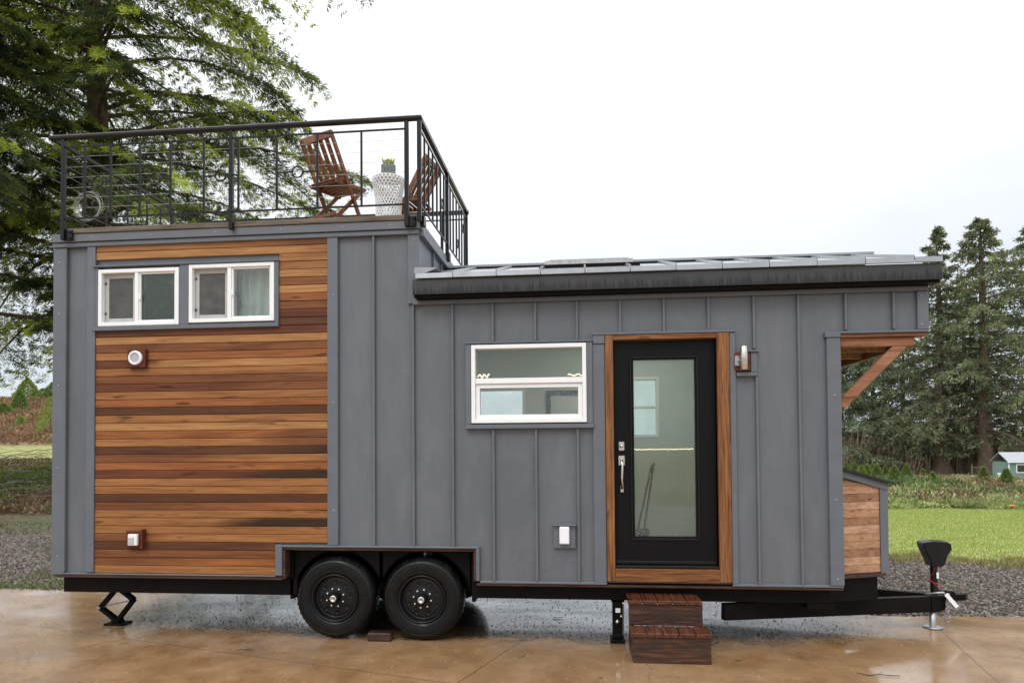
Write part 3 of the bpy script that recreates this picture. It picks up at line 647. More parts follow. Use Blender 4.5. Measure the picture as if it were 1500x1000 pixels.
MB().cbox(3.375, 3.395, jy - .05, jy - .045, .48, .54, .001).build('tag', 'white', tjo)
ch = MB()
for i in range(11):
    z = .30 - i * .024; ch.ring((3.475 + .008 * math.sin(i), .83 - .006 * (i % 2), z), .015, .0042, 'y' if i % 2 else 'x', 10, 5)
for i in range(8): ch.ring((3.492 + .006 * math.sin(i), .85, .27 - i * .024), .015, .0042, 'x' if i % 2 else 'y', 10, 5)
ch.build('safety_chain', 'steel', house)
MB().bar((3.45, .80, .335), (3.545, .79, .215), .006, .036, up=(1, 0, 1)).build('strap', 'white', house)
MB().tube([(3.32, .87, .32), (3.37, .81, .345), (3.43, .80, .35), (3.45, .82, .32), (3.49, .82, .33)], .011, 6).build('cable_plug', 'steel', house)
# storage box on the tongue
sb = MB(); zb = .58
def boxz(x): return 1.575 - .285 * (x - 2.22)
yn = lambda x: .24 + .36 * (x - XR) ; yfr = lambda x: 1.58 - .36 * (x - XR)
sb_ = sb; rowsb = ['H', 'L', 'B', 'H', 'H', 'L', 'B', 'H', 'L', 'B', 'H', 'O', 'H']; zz = zb + .03; hgt = .0715
PAL = {'H': (.50, .29, .18), 'L': (.60, .38, .25), 'B': (.38, .21, .125), 'O': (.45, .24, .14)}
xa, xb_ = XR + .004, 2.70
sb2 = MB()
for i, c in enumerate(rowsb):
    a0, a1 = zz + i * hgt + .003, zz + (i + 1) * hgt
    for sb, yy, t in ((sb_, yn, .018), (sb2, yfr, -.018)):
        ztl, ztr = min(a1, boxz(xa) - .06), min(a1, boxz(xb_) - .06)
        if ztl <= a0: continue
        if ztr <= a0: xe = xa + (boxz(xa) - .06 - a0) / .285; poly = [(xa, a0), (xe, a0), (xa, ztl)]
        else: xe = xb_; poly = [(xa, a0), (xe, a0), (xe, ztr), (xa, ztl)]
        if ztr > a0 and ztr < a1 and ztl >= a1: poly = [(xa, a0), (xe, a0), (xe, ztr), (xa + (boxz(xa) - .06 - a1) / .285, a1), (xa, a1)]
        vs = [(x, yy(x), z) for x, z in poly] + [(x, yy(x) + t, z) for x, z in poly]; n = len(poly)
        sb.add(vs, [tuple(range(n)), tuple(range(2 * n - 1, n - 1, -1))] + [(k, k + n, (k + 1) % n + n, (k + 1) % n) for k in range(n)], PAL[c])
core = MB(); vs = []
for x in (xa, 2.76):
    for yy, dy in ((yn, .019), (yfr, -.019)):
        for z in (.565, boxz(x) - .03): vs.append((x, yy(x) + dy, z))
core.add(vs, [(0, 1, 3, 2), (4, 6, 7, 5), (0, 4, 5, 1), (2, 3, 7, 6), (0, 2, 6, 4), (1, 5, 7, 3)]); sbo = core.build('storage_box', 'trimgrey', house); sb_.build('side_panel', 'cedarbox', sbo); sb2.build('side_panel', 'cedarbox', sbo)
xs0, xs1 = 2.702, 2.782
for yy, sg in ((yn, -1), (yfr, 1)):
    vs = [(x, yy(x) + sg * o_, z) for x in (xs0, xs1) for o_ in (.012, -.018) for z in (.60, boxz(x) - .062)]
    MB().add(vs, [(0, 1, 3, 2), (4, 6, 7, 5), (0, 4, 5, 1), (2, 3, 7, 6), (0, 2, 6, 4), (1, 5, 7, 3)]).build('corner_trim', 'trimgrey', sbo)
def slab(xs0, xs1, off, ztop, thick, name, mat, grow=0.):
    m = MB(); vs = [(x, yy(x) + s * off, boxz(x) + ztop + dz) for x in (xs0, xs1) for yy, s in ((yn, -1), (yfr, 1)) for dz in (-thick, 0)]
    m.add(vs, [(0, 1, 3, 2), (4, 6, 7, 5), (0, 4, 5, 1), (2, 3, 7, 6), (0, 2, 6, 4), (1, 5, 7, 3)]); return m.build(name, mat, sbo)
slab(xa, 2.79, .02, -.002, .06, 'lid_trim', 'trimgrey'); slab(xa, 2.83, .05, .024, .024, 'lid', 'fascia')
m = MB(); vs = [(x, yy(x) + s * .014, z) for x in (xa, 2.75) for yy, s in ((yn, -1), (yfr, 1)) for z in (.575, .60)]
m.add(vs, [(0, 1, 3, 2), (4, 6, 7, 5), (0, 4, 5, 1), (2, 3, 7, 6), (0, 2, 6, 4), (1, 5, 7, 3)]); m.build('base_trim', 'plywood', sbo)
m = MB(); vs = [(x, yy(x) + s * -.03, z) for x in (2.02, 2.68) for yy, s in ((yn, -1), (yfr, 1)) for z in (.36, .574)]
m.add(vs, [(0, 1, 3, 2), (4, 6, 7, 5), (0, 4, 5, 1), (2, 3, 7, 6), (0, 2, 6, 4), (1, 5, 7, 3)]); m.build('base_box', 'chassis', sbo)

# ================================================================== LOOSE THINGS
st = thing('wooden_steps', 'dark wet reddish wooden two tread box steps below the black door', 'steps', (.7, -.2, 0))
MB().cbox(.395, 1.025, -.462, -.440, .0, .212).build('riser', 'stepw', st); MB().cbox(.385, .992, -.232, -.210, .25, .425).build('riser', 'stepw', st)
for a, b, c, z, nm in ((.380, 1.035, (-.485, -.234), .214, 5), (.374, 1.0, (-.255, .06), .428, 5)):
    m = MB(); wd = (b - a) / nm
    for i in range(nm): m.cbox(a + i * wd, a + (i + 1) * wd - .006, c[0], c[1], z, z + .035, .005)
    m.build('tread', 'stept', st)
for x in (.395, .97): MB().prism([(-.44, 0), (.05, 0), (.05, .427), (-.21, .427), (-.21, .212), (-.44, .212)], x, x + .03, axis='x').build('side_panel', 'stepw', st)
o = MB().cbox(-1.985, -1.765, -.02, .10, .0, .075, .006).build('wheel_chock', 'stepw'); tag(o, 'brown wooden block wedged on the ground between the two trailer tyres', 'wheel chock')

def chair():
    r = thing('folding_chair', 'x', 'chair'); s = .20           # faces +y locally, seat z .45
    for sx in (-1, 1):
        MB().bar((sx * s, .22, .0), (sx * s, -.26, .88), .022, .038).build('leg', 'chairw', r)
        MB().bar((sx * (s - .03), -.24, .0), (sx * (s - .03), .20, .45), .022, .036).build('leg', 'chairw', r)
    for z, h in ((.86, .07), (.50, .045)):
        y = .22 - .48 * z / .88; MB().bar((-s, y, z), (s, y, z), .02, h).build('back_rail', 'chairw', r)
    for i in range(4):
        x = -s + .08 + i * (2 * s - .16) / 3; MB().bar((x, .22 - .48 * .51 / .88, .51), (x, .22 - .48 * .84 / .88, .84), .045, .014, up=(0, 1, 0)).build('back_slat', 'chairw', r)
    fr = MB(); fr.bar((-s + .03, -.16, .445), (-s + .03, .24, .46), .022, .03).bar((s - .03, -.16, .445), (s - .03, .24, .46), .022, .03); fr.build('seat_frame', 'chairw', r)
    for i in range(8): y = -.15 + i * .053; MB().cbox(-s + .02, s - .02, y, y + .036, .465 + .0 * i, .479, .003).build('seat_slat', 'chairw', r)
    MB().bar((-s, .15, .12), (s, .15, .12), .018, .03).bar((-s + .03, -.17, .12), (s - .03, -.17, .12), .018, .03).build('stretcher', 'chairw', r)
    return r
c1 = chair(); c1['label'] = 'brown slatted folding chair showing its back on the roof deck left of the white stool'; c1['group'] = 'folding chairs on the roof deck'
c1.location = (-2.43, .386, 3.913); c1.rotation_euler = (0, 0, R(-25))
c2 = copy_tree(c1); c2['label'] = 'brown slatted folding chair behind the corner railing posts, right of the white stool'; c2.location = (-1.80, .95, 3.913); c2.rotation_euler = (0, 0, R(80))
# lattice stool
SX, SY = -1.862, .30
so = thing('garden_stool', 'white pierced lattice drum stool on the deck with a potted plant on it', 'stool', (SX, SY, 3.913))
pr = [(.122, 0), (.122, .02), (.119, .10), (.118, .20), (.124, .29), (.140, .37), (.154, .43), (.157, .465), (.150, .488)]
def rad(h):
    for (r0, h0), (r1, h1) in zip(pr, pr[1:]):
        if h0 <= h <= h1: return r0 + (r1 - r0) * (h - h0) / (h1 - h0)
    return .135
lt = MB(); nseg = 26; nh = 17
for j in range(nh + 1):
    h = .012 + j * .468 / nh; lt.ring((SX, SY, 3.913 + h), rad(h), .0045, 'z', 52, 5)
for k in range(nseg):
    for j in range(nh):
        t = 2 * math.pi * (k + .5 * (j % 2)) / nseg; h0 = .012 + j * .468 / nh; h1 = h0 + .468 / nh
        lt.bar((SX + rad(h0) * math.cos(t), SY + rad(h0) * math.sin(t), 3.913 + h0), (SX + rad(h1) * math.cos(t), SY + rad(h1) * math.sin(t), 3.913 + h1), .013, .008)
lt.build('lattice_wall', 'white', so)
MB().lathe([(0, .49), (.12, .49), (.138, .484), (.14, .474), (0, .474)], (SX, SY, 3.913), 'z', 32).build('seat', 'white', so)
MB().lathe([(.122, 0), (.125, .012), (.0, .012)], (SX, SY, 3.913), 'z', 32).build('base_ring', 'white', so)
M['pot'] = simple('pale green glazed pot', (.20, .25, .22), .45, 0, .2, 30, .3); M['clay'] = simple('clay saucer', (.24, .16, .12), .7)
pz = 3.913 + .491
po = thing('plant_pot', 'small ribbed green pot of yellow green succulents standing on the white stool', 'potted plant', (SX, SY, pz))
m = MB().lathe([(0, .04), (.062, .04), (.064, .128), (.058, .13), (.056, .118), (0, .115)], (SX, SY, pz), 'z', 24)
for k in range(12): t = k * math.pi / 6; m.tube([(SX + .063 * math.cos(t), SY + .063 * math.sin(t), pz + .042), (SX + .065 * math.cos(t), SY + .065 * math.sin(t), pz + .126)], .008, 6)
m.build('pot', 'pot', po); MB().lathe([(0, 0), (.048, 0), (.052, .04), (0, .04)], (SX, SY, pz), 'z', 24).build('saucer', 'clay', po)
rs = np.random.RandomState(5)
def rosette(c, n, L, W_, up):
    a = rs.rand(n) * 6.283; d = np.stack([np.cos(a), np.sin(a), up + rs.rand(n)], 1); d /= np.linalg.norm(d, axis=1)[:, None]
    s = np.cross(d, [0, 0, 1.]); s /= np.linalg.norm(s, axis=1)[:, None] + 1e-6; l = L * (.6 + .6 * rs.rand(n))[:, None]; c = np.array(c)[None]
    return np.stack([c - s * W_ * .3, c + d * l * .55 - s * W_ * .5, c + d * l, c + d * l * .55 + s * W_ * .5], 1)
Vs = np.concatenate([rosette((SX + .035 * math.cos(k), SY + .035 * math.sin(k), pz + .118), 16, .075, .02, 1.2) for k in (0, 1.3, 2.5, 3.8, 5)] )
quads('foliage', Vs, np.array([.45, .46, .12]) * (.7 + .6 * rs.rand(len(Vs), 1)), 'leaf', po)
# coil of wire hanging at the left of the deck
co = MB()
for k in range(6):
    rr = .120 + .006 * k; co.ring((-5.03 + .014 * math.sin(k * 2), .33 + .006 * math.cos(k * 3), 4.27 + .012 * math.sin(k * 5)), rr, .002, 'y', 40, 5)
M['coil'] = simple('pale wire', (.42, .42, .42), .4, .3)
tag(co.build('wire_coil', 'coil'), 'pale coil of spare cable hanging inside the left deck railing', 'coil')

# ================================================================== GROUND
CAM = (0., -6.2446, 1.7927)
def height(x, y):
    D = y - CAM[1]; x = np.asarray(x, float); D = np.asarray(D, float)
    r = -.0245 * (np.clip(D, 12, 75) - 12)
    l = np.interp(D, [0, 16, 22, 30, 40, 82, 110, 400], [0, 0, .45, 1.25, 1.85, 8.0, 9.0, 9.0])
    q = x / np.maximum(D, 1.); t = np.clip((-.25 - q) / .35, 0, 1); t = t * t * (3 - 2 * t)
    return r * (1 - t) + l * t
def hgt_(x, y): return float(height(x, y))
def grid(name, xs, ys, mat, hf=None, dz=0., seedn=0, amp=0.):
    X, Y = np.meshgrid(xs, ys); Z = height(X, Y) + dz
    if amp: Z = Z + amp * (np.sin(X * 1.7 + seedn) * np.sin(Y * 1.3 + 2 * seedn) + .5 * np.sin(X * 4.1) * np.cos(Y * 3.7))
    v = np.stack([X, Y, Z], 2).reshape(-1, 3); nx, ny = len(xs), len(ys)
    f = [(j * nx + i, j * nx + i + 1, (j + 1) * nx + i + 1, (j + 1) * nx + i) for j in range(ny - 1) for i in range(nx - 1)]
    me = bpy.data.meshes.new(name); me.from_pydata(v.tolist(), [], f); me.update(); me.polygons.foreach_set('use_smooth', [True] * len(f))
    me.materials.append(M[mat]); o = bpy.data.objects.new(name, me); C.objects.link(o); return struct(o)
def nonuni(lo, hi, dense_lo, dense_hi, step, far):
    a = list(np.arange(dense_lo, dense_hi + .01, step)); b = []; s = step; x = a[-1]
    while x < hi: s *= 1.25; x += s; b.append(min(x, hi))
    c = []; s = step; x = a[0]
    while x > lo: s *= 1.25; x -= s; c.append(max(x, lo))
    return np.array(sorted(set(c + a + b)))
def groundmat():
    t = NT('ground soil and grass'); f = t.noise(.35, 6, .6); g = t.noise(6, 6, .7); h = t.noise(45, 4, .7)
    sx = t.new('ShaderNodeSeparateXYZ'); t.l.new(t.coords(), sx.inputs[0]); X, Y = sx.outputs[0], sx.outputs[1]
    soil = t.ramp(g, [(.3, (.09, .06, .045)), (.5, (.16, .11, .08)), (.7, (.20, .155, .11))])
    grass = t.ramp(g, [(.3, (.12, .16, .045)), (.55, (.20, .245, .07)), (.75, (.28, .29, .11))])
    mead = t.mix(t.ramp(f, [(.42, 0.), (.58, 1.)]), t.ramp(h, [(.3, (.17, .19, .07)), (.7, (.31, .30, .14))]), t.ramp(h, [(.3, (.18, .12, .09)), (.7, (.33, .25, .18))]))
    # left: bright strip of grass at y 24..34, reddish cleared hill beyond
    wob = t.math('MULTIPLY', t.math('SUBTRACT', f, .5), 3.)
    Yw = t.math('ADD', Y, wob)
    left = t.math('LESS_THAN', X, -8.)
    hill = t.ramp(g, [(.35, (.16, .09, .06)), (.5, (.24, .15, .10)), (.62, (.18, .17, .08)), (.75, (.15, .17, .07))])
    strip = t.ramp(g, [(.3, (.20, .22, .06)), (.7, (.33, .33, .12))])
    lc = t.mix(t.math('GREATER_THAN', Yw, 34.5), strip, hill)
    lc = t.mix(t.math('GREATER_THAN', Yw, 24.), t.mix(t.ramp(f, [(.45, 0.), (.6, 1.)]), soil, t.ramp(g, [(.3, (.05, .07, .025)), (.7, (.13, .17, .06))])), lc)
    t.base(t.mix(left, mead, lc)); t.rough(.92); t.bump(g, .8, .06); return t.m
M['ground'] = groundmat()
def gravelmat():
    t = NT('wet gravel'); vo = t.new('ShaderNodeTexVoronoi'); vo.inputs['Scale'].default_value = 38; t.l.new(t.coords(), vo.inputs['Vector'])
    g = t.noise(3, 5, .7); w = t.new('ShaderNodeSeparateColor'); t.l.new(vo.outputs['Color'], w.inputs[0])
    c = t.ramp(w.outputs[0], [(0., (.055, .045, .038)), (.5, (.13, .11, .093)), (.85, (.23, .20, .17)), (1., (.38, .34, .30))])
    c = t.mix(t.ramp(g, [(.45, 0.), (.65, .6)]), c, (.10, .08, .06)); t.base(c); t.rough(.5)
    t.bump(t.math('SUBTRACT', 1., vo.outputs['Distance']), .9, .02); return t.m
M['gravel'] = gravelmat()
def lawnmat():
    t = NT('lawn'); g = t.noise(1.1, 5, .6, t.coords((.6, 1.6, 1))); h = t.noise(60, 3, .7, t.coords((1, .6, 1)))
    c = t.ramp(h, [(.3, (.25, .35, .06)), (.6, (.32, .42, .08)), (.8, (.40, .46, .12))])
    c = t.mix(t.ramp(g, [(.40, 0.), (.60, .85)]), c, (.52, .46, .22)); t.base(c); t.rough(.8); t.bump(h, .6, .03); return t.m
M['lawn'] = lawnmat()
def concretemat():
    t = NT('wet tan concrete'); co_ = t.coords(); sx = t.new('ShaderNodeSeparateXYZ'); t.l.new(co_, sx.inputs[0]); X, Y = sx.outputs[0], sx.outputs[1]
    big = t.noise(.55, 5, .6, t.coords(), .4); md = t.noise(2.6, 6, .65); fine = t.noise(90, 3, .7); gr = t.noise(26, 4, .75, t.coords((.5, 1.4, 1)))
    c = t.ramp(md, [(.28, (.19, .095, .036)), (.5, (.30, .165, .068)), (.72, (.42, .255, .12))])
    c = t.mix(t.ramp(big, [(.42, 0.), (.66, .5)]), c, (.40, .275, .175))
    c = t.mix(t.ramp(fine, [(.3, .5), (.55, 0.)]), c, (.15, .09, .05))
    c = t.mix(t.ramp(t.noise(210, 2, .6), [(.58, 0.), (.7, .5)]), c, (.55, .45, .34))
    c = t.mix(t.ramp(t.noise(3.4, 6, .7, t.coords((.35, 1.6, 1)), .8), [(.56, 0.), (.70, .55)]), c, (.20, .125, .065))
    crk = t.new('ShaderNodeTexVoronoi', feature='DISTANCE_TO_EDGE'); crk.inputs['Scale'].default_value = .42; wv = t.new('ShaderNodeMix', data_type='VECTOR'); wv.inputs[0].default_value = .22
    nz_ = t.new('ShaderNodeTexNoise'); nz_.inputs['Scale'].default_value = 2.5; nz_.inputs['Detail'].default_value = 5; t.l.new(co_, nz_.inputs['Vector']); t.l.new(co_, wv.inputs[4]); t.l.new(nz_.outputs['Color'], wv.inputs[5]); t.l.new(wv.outputs[1], crk.inputs['Vector'])
    c = t.mix(t.math('MULTIPLY', t.ramp(crk.outputs['Distance'], [(.0, 1.), (.004, 0.)]), t.ramp(big, [(.52, 0.), (.58, .35)])), c, (.10, .06, .035))
    # reddish stains
    c = t.mix(t.ramp(t.noise(1.4, 4, .6, t.coords((.7, 1, 1))), [(.60, 0.), (.72, .45)]), c, (.30, .13, .06))
    # ragged blob of dark grit, with the trailer's shade painted into its colour
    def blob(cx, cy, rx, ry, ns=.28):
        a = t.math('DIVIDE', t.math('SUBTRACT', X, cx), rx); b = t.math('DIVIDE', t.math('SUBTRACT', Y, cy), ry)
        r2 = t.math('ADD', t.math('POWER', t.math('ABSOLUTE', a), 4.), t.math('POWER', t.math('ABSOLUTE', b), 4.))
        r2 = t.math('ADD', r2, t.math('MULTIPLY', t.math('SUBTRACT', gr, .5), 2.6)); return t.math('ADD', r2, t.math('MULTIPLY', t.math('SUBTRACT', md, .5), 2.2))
    b1 = blob(-1.0, 1.20, 3.75, 1.12); grit_shade = t.ramp(b1, [(.35, .92), (1.3, 0.)])
    c = t.mix(grit_shade, c, t.ramp(gr, [(.3, (.018, .015, .013)), (.5, (.052, .043, .036)), (.75, (.12, .092, .070))]))
    c = t.mix(t.math('MULTIPLY', grit_shade, t.ramp(t.noise(70, 4, .8, t.coords((.55, 1.5, 1))), [(.52, 0.), (.6, .9)])), c, (.012, .011, .011))
    # slab joints
    def line(p, q, wd):
        dx, dy = q[0] - p[0], q[1] - p[1]; L = math.hypot(dx, dy); nx, ny = -dy / L, dx / L
        d = t.math('ABSOLUTE', t.math('ADD', t.math('ADD', t.math('MULTIPLY', X, nx), t.math('MULTIPLY', Y, ny)), t.math('MULTIPLY', t.math('SUBTRACT', md, .5), .03)))
        d = t.math('ABSOLUTE', t.math('SUBTRACT', t.math('ADD', t.math('ADD', t.math('MULTIPLY', X, nx), t.math('MULTIPLY', Y, ny)), t.math('MULTIPLY', t.math('SUBTRACT', md, .5), .04)), p[0] * nx + p[1] * ny))
        return t.math('LESS_THAN', d, wd)
    j = None
    for p, q in (((-.61, 0), (-.92, -.94)), ((-3.67, -.28), (-1.96, -.78)), ((-4.25, -.10), (-4.88, -.87)), ((3.36, .68), (3.06, -.73))):
        l = line(p, q, .006)
        if p[0] == -3.67: l = t.math('MULTIPLY', l, t.math('LESS_THAN', X, -.7))
        j = l if j is None else t.math('MAXIMUM', j, l)
    c = t.mix(t.math('MULTIPLY', j, .75), c, (.10, .06, .035)); t.base(c)
    # wetness: puddles are smooth, damp concrete rougher
    pud = t.ramp(t.noise(.8, 4, .55, t.coords((.8, 1.2, 1)), .5), [(.40, 0.), (.64, 1.)])
    rg = t.mix(pud, t.ramp(md, [(.3, .14), (.7, .34)]), t.ramp(md, [(.3, .02), (.7, .08)]))
    rg = t.mix(grit_shade, rg, t.ramp(t.noise(70, 4, .8, t.coords((.55, 1.5, 1))), [(.50, .04), (.62, .6)])); t.rough(rg)
    core = t.math('MULTIPLY', t.ramp(b1, [(.0, 1.), (.75, 0.)]), t.ramp(t.noise(1.1, 4, .6, t.coords((.6, 1.6, 1))), [(.38, .10), (.58, 1.)]))
    t.l.new(t.math('ADD', t.math('MULTIPLY', core, .5), t.math('SUBTRACT', .6, t.math('MULTIPLY', grit_shade, .35))), t.b.inputs['Specular IOR Level'])
    t.l.new(t.math('ADD', t.math('MULTIPLY', core, .7), t.math('SUBTRACT', .3, t.math('MULTIPLY', grit_shade, .22)), True), t.b.inputs['Coat Weight']); t.b.inputs['Coat Roughness'].default_value = .06; t.b.inputs['Coat IOR'].default_value = 1.6
    hh = t.math('ADD', t.math('MULTIPLY', t.mix(pud, fine, (.5, .5, .5)), .35), t.math('ADD', t.math('MULTIPLY', t.math('MULTIPLY', gr, grit_shade), .12), t.math('MULTIPLY', md, .5)))
    hh = t.math('SUBTRACT', hh, t.math('MULTIPLY', j, 1.)); t.bump(hh, .35, .012); return t.m
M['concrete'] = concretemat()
grid('ground', nonuni(-900, 900, -30, 30, 1.0, 0), nonuni(-300, 1200, -10, 70, 1.0, 0), 'ground', dz=-.012)
def sheet(name, poly, mat, dz, sub=.6, amp=0.):
    """flat-ish strip between two polylines given as lists of (x,y)"""
    lo, hi = poly; n = len(lo); m = MB(); vs = []; fs = []; k = 10
    xs = np.linspace(lo[0][0], lo[-1][0], int((lo[-1][0] - lo[0][0]) / sub) + 1)
    rr = np.random.RandomState(len(name)); jl = rr.randn(len(xs)) * amp; jh = rr.randn(len(xs)) * amp
    for i, x in enumerate(xs):
        a = np.interp(x, [p[0] for p in lo], [p[1] for p in lo]) + jl[i]; b = np.interp(x, [p[0] for p in hi], [p[1] for p in hi]) + jh[i]
        for j in range(k + 1):
            y = a + (b - a) * j / k; vs.append((x, y, hgt_(x, y) + dz))
    for i in range(len(xs) - 1):
        for j in range(k): fs.append((i * (k + 1) + j, (i + 1) * (k + 1) + j, (i + 1) * (k + 1) + j + 1, i * (k + 1) + j + 1))
    m.add(vs, fs, None, True); return struct(m.build(name, mat))
sheet('gravel_path', ([(-40, -1), (40, -1)], [(-40, 5.5), (-8, 7.5), (0, 5.9), (4.8, 4.76), (6.25, 4.2), (12, 3.25), (40, 1.)]), 'gravel', -.006, .4, .05)
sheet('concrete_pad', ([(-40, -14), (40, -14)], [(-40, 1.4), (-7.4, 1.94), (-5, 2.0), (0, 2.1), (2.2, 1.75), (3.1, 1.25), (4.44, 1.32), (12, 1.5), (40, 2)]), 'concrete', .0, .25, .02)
sheet('lawn', ([(2, 5.85), (4.8, 5.15), (6.25, 4.65), (12, 3.7), (40, 1.4)], [(2, 18.5), (8.0, 18.1), (10, 16.9), (13.5, 14.8), (40, 6)]), 'lawn', .003, .12, .05)
# ------------------------------------------------------------------ scatter helpers
rs = np.random.RandomState(11)
def norm(a): return a / (np.linalg.norm(a, axis=-1, keepdims=True) + 1e-9)
def leaves(P, Dr, L, Wd, rs):
    """one kite quad per row of P"""
    n = len(P); s = norm(np.cross(Dr, rs.randn(n, 3))); L = np.broadcast_to(L, (n,))[:, None]; Wd = np.broadcast_to(Wd, (n,))[:, None]
    return np.stack([P, P + Dr * L * .5 - s * Wd * .5, P + Dr * L, P + Dr * L * .5 + s * Wd * .5], 1)
def stones(name, reg, n, s0, s1, cols, mat='ground_tone', dz=0.):
    (xa, xb, ya, yb, keep) = reg; x = rs.uniform(xa, xb, n); y = rs.uniform(ya, yb, n); k = keep(x, y); x, y = x[k], y[k]; n = len(x)
    z = height(x, y) + dz; r = rs.uniform(s0, s1, n); c = np.stack([x, y, z + r * .25], 1)
    B = np.array([[1, 0, 0], [0, 1, 0], [-1, 0, 0], [0, -1, 0], [0, 0, .7], [0, 0, -.7]], float); V = B[None] * r[:, None, None] * rs.uniform(.6, 1.25, (n, 6, 1)); a = rs.rand(n) * 6.28
    ca, sa = np.cos(a)[:, None], np.sin(a)[:, None]; V = np.stack([V[..., 0] * ca - V[..., 1] * sa, V[..., 0] * sa + V[..., 1] * ca, V[..., 2]], 2) + c[:, None]
    T = [(0, 1, 4), (1, 2, 4), (2, 3, 4), (3, 0, 4), (1, 0, 5), (2, 1, 5), (3, 2, 5), (0, 3, 5)]
    Q = V[:, np.array(T)].reshape(-1, 3, 3); ci = np.array(cols)[rs.randint(0, len(cols), n)] * rs.uniform(.7, 1.25, (n, 1))
    return struct(quads(name, Q, np.repeat(ci, 8, 0), mat), 'stuff')
GC = [(.05, .043, .038), (.10, .088, .076), (.16, .14, .12), (.25, .225, .195), (.15, .11, .08)]
stones('gravel_stones', (2.6, 9.5, 1.2, 5.2, lambda x, y: (y > np.interp(x, [2.2, 3.1, 4.44, 12], [1.75, 1.3, 1.4, 1.6])) & (y < np.interp(x, [2, 4.8, 6.25, 12], [5.3, 4.95, 4.4, 3.5])) & (x > .33 * (y + 6.2)) & (x < .68 * (y + 6.2))), 26000, .006, .022, GC)
stones('gravel_stones', (-17, -4.5, 1.9, 9.5, lambda x, y: (y > 1.95) & (x < -.72 * (y + 6.2)) & (x > -.98 * (y + 6.2)) & (rs.rand(len(x)) < np.clip(1.5 - (y - 2) / 6, .2, 1))), 30000, .008, .024, GC)
stones('grit', (-4.9, 3.0, .2, 2.2, lambda x, y: (((x + 1.0) / 3.9) ** 4 + ((y - 1.1) / 1.0) ** 4 < rs.uniform(.5, 1.6, len(x))) & (rs.rand(len(x)) < np.clip(1.25 - y, .3, 1))), 9000, .002, .008, [(.02, .018, .016), (.04, .03, .025), (.06, .05, .04)], dz=.001)
stones('grit', (-7.5, 5.5, -1.6, 1.6, lambda x, y: rs.rand(len(x)) < .9), 5200, .0015, .0055, [(.05, .03, .02), (.10, .07, .04), (.5, .45, .4)], dz=.001)
def blades(name, n, region, h0, h1, cols, wd=.008, lean=.5, mat='ground_tone', dz=0., jit=.3):
    x, y = region(n); n = len(x); P = np.stack([x, y, height(x, y) + dz], 1)
    Dr = norm(np.stack([rs.randn(n) * lean, rs.randn(n) * lean, np.ones(n)], 1)); L = rs.uniform(h0, h1, n)
    ci = np.array(cols)[rs.randint(0, len(cols), n)] * rs.uniform(1 - jit, 1 + jit, (n, 1))
    s = norm(np.cross(Dr, rs.randn(n, 3))) * wd; Q = np.stack([P - s, P + s, P + Dr * L[:, None]], 1)
    return struct(quads(name, Q, ci, mat), 'stuff')
def wedge(q0, q1, D0, D1, clump=None):
    """points between two bearings (x/D) and two distances, uniform in area"""
    def f(n):
        D = np.sqrt(rs.uniform(D0 ** 2, D1 ** 2, n)); q = rs.uniform(q0, q1, n); x, y = q * D, D + CAM[1]
        if clump: k = (np.sin(x * clump + 1.3) * np.sin(y * clump * 1.4) + np.sin(x * clump * 2.7 + y * clump * 1.9) * .7 + rs.randn(n) * .35) > .25; x, y = x[k], y[k]
        return x, y
    return f
LG = [(.28, .38, .08), (.33, .43, .10), (.40, .45, .14), (.45, .45, .19), (.25, .35, .07)]
blades('lawn_grass', 90000, lambda n: (lambda xy: tuple(a[xy[1] > np.interp(xy[0], [2, 4.8, 6.25, 12], [5.6, 5.0, 4.5, 3.5])] for a in xy))(wedge(.40, .66, 10.4, 22.5)(n)), .02, .05, LG, .006, jit=.1)
blades('verge_grass', 9000, lambda n: (lambda x, u: (x, np.interp(x, [4.0, 4.8, 6.25, 9.5], [5.5, 5.15, 4.65, 4.1]) + u + .22 * np.sin(x * 5) + .1 * np.sin(x * 17)))(rs.uniform(4.2, 8.5, n), rs.randn(n) * .17), .02, .09, [(.30, .33, .09), (.22, .26, .07), (.36, .28, .15), (.26, .18, .11)], .006)
blades('verge_grass', 60000, wedge(-.97, -.70, 8.8, 19, .8), .02, .10, [(.10, .15, .04), (.17, .21, .06), (.20, .17, .09), (.12, .09, .06)], .006)
blades('verge_grass', 1300, lambda n: (lambda x: (x, 2.0 + rs.rand(n) ** 2 * .5))(rs.uniform(-8.2, -6.0, n)), .02, .07, [(.12, .17, .04), (.17, .20, .06)], .005)
# low bramble, cuttings and bracken as ground cover
def mounds(name, n, region, r0, r1, hgt, nl, ls, cols, mat='leaf', seed=1):
    q = np.random.RandomState(seed); x, y = region(n); n = len(x); r = q.uniform(r0, r1, n); hh = r * hgt * q.uniform(.6, 1.3, n)
    pat = (np.sin(x * .7 + 1.1 * np.sin(y * .35)) + np.sin(y * .9 + x * .23)) * .25 + .5 + q.randn(n) * .16
    cc = np.array(cols)[np.clip((pat * len(cols)).astype(int), 0, len(cols) - 1)] * q.uniform(.65, 1.25, (n, 1))
    i = np.repeat(np.arange(n), nl); d = norm(q.randn(len(i), 3)); d[:, 2] = np.abs(d[:, 2]); rr = q.uniform(.5, 1.05, len(i))
    P = np.stack([x[i] + d[:, 0] * r[i] * rr, y[i] + d[:, 1] * r[i] * rr, height(x[i], y[i]) + d[:, 2] * hh[i] * rr], 1)
    V = leaves(P, norm(d + q.randn(len(i), 3) * .7 + np.array([0, 0, .3])), ls * q.uniform(.6, 1.4, len(i)), ls * .45, q)
    return struct(quads(name, V, cc[i] * q.uniform(.6, 1.4, (len(i), 1)), mat), 'stuff')
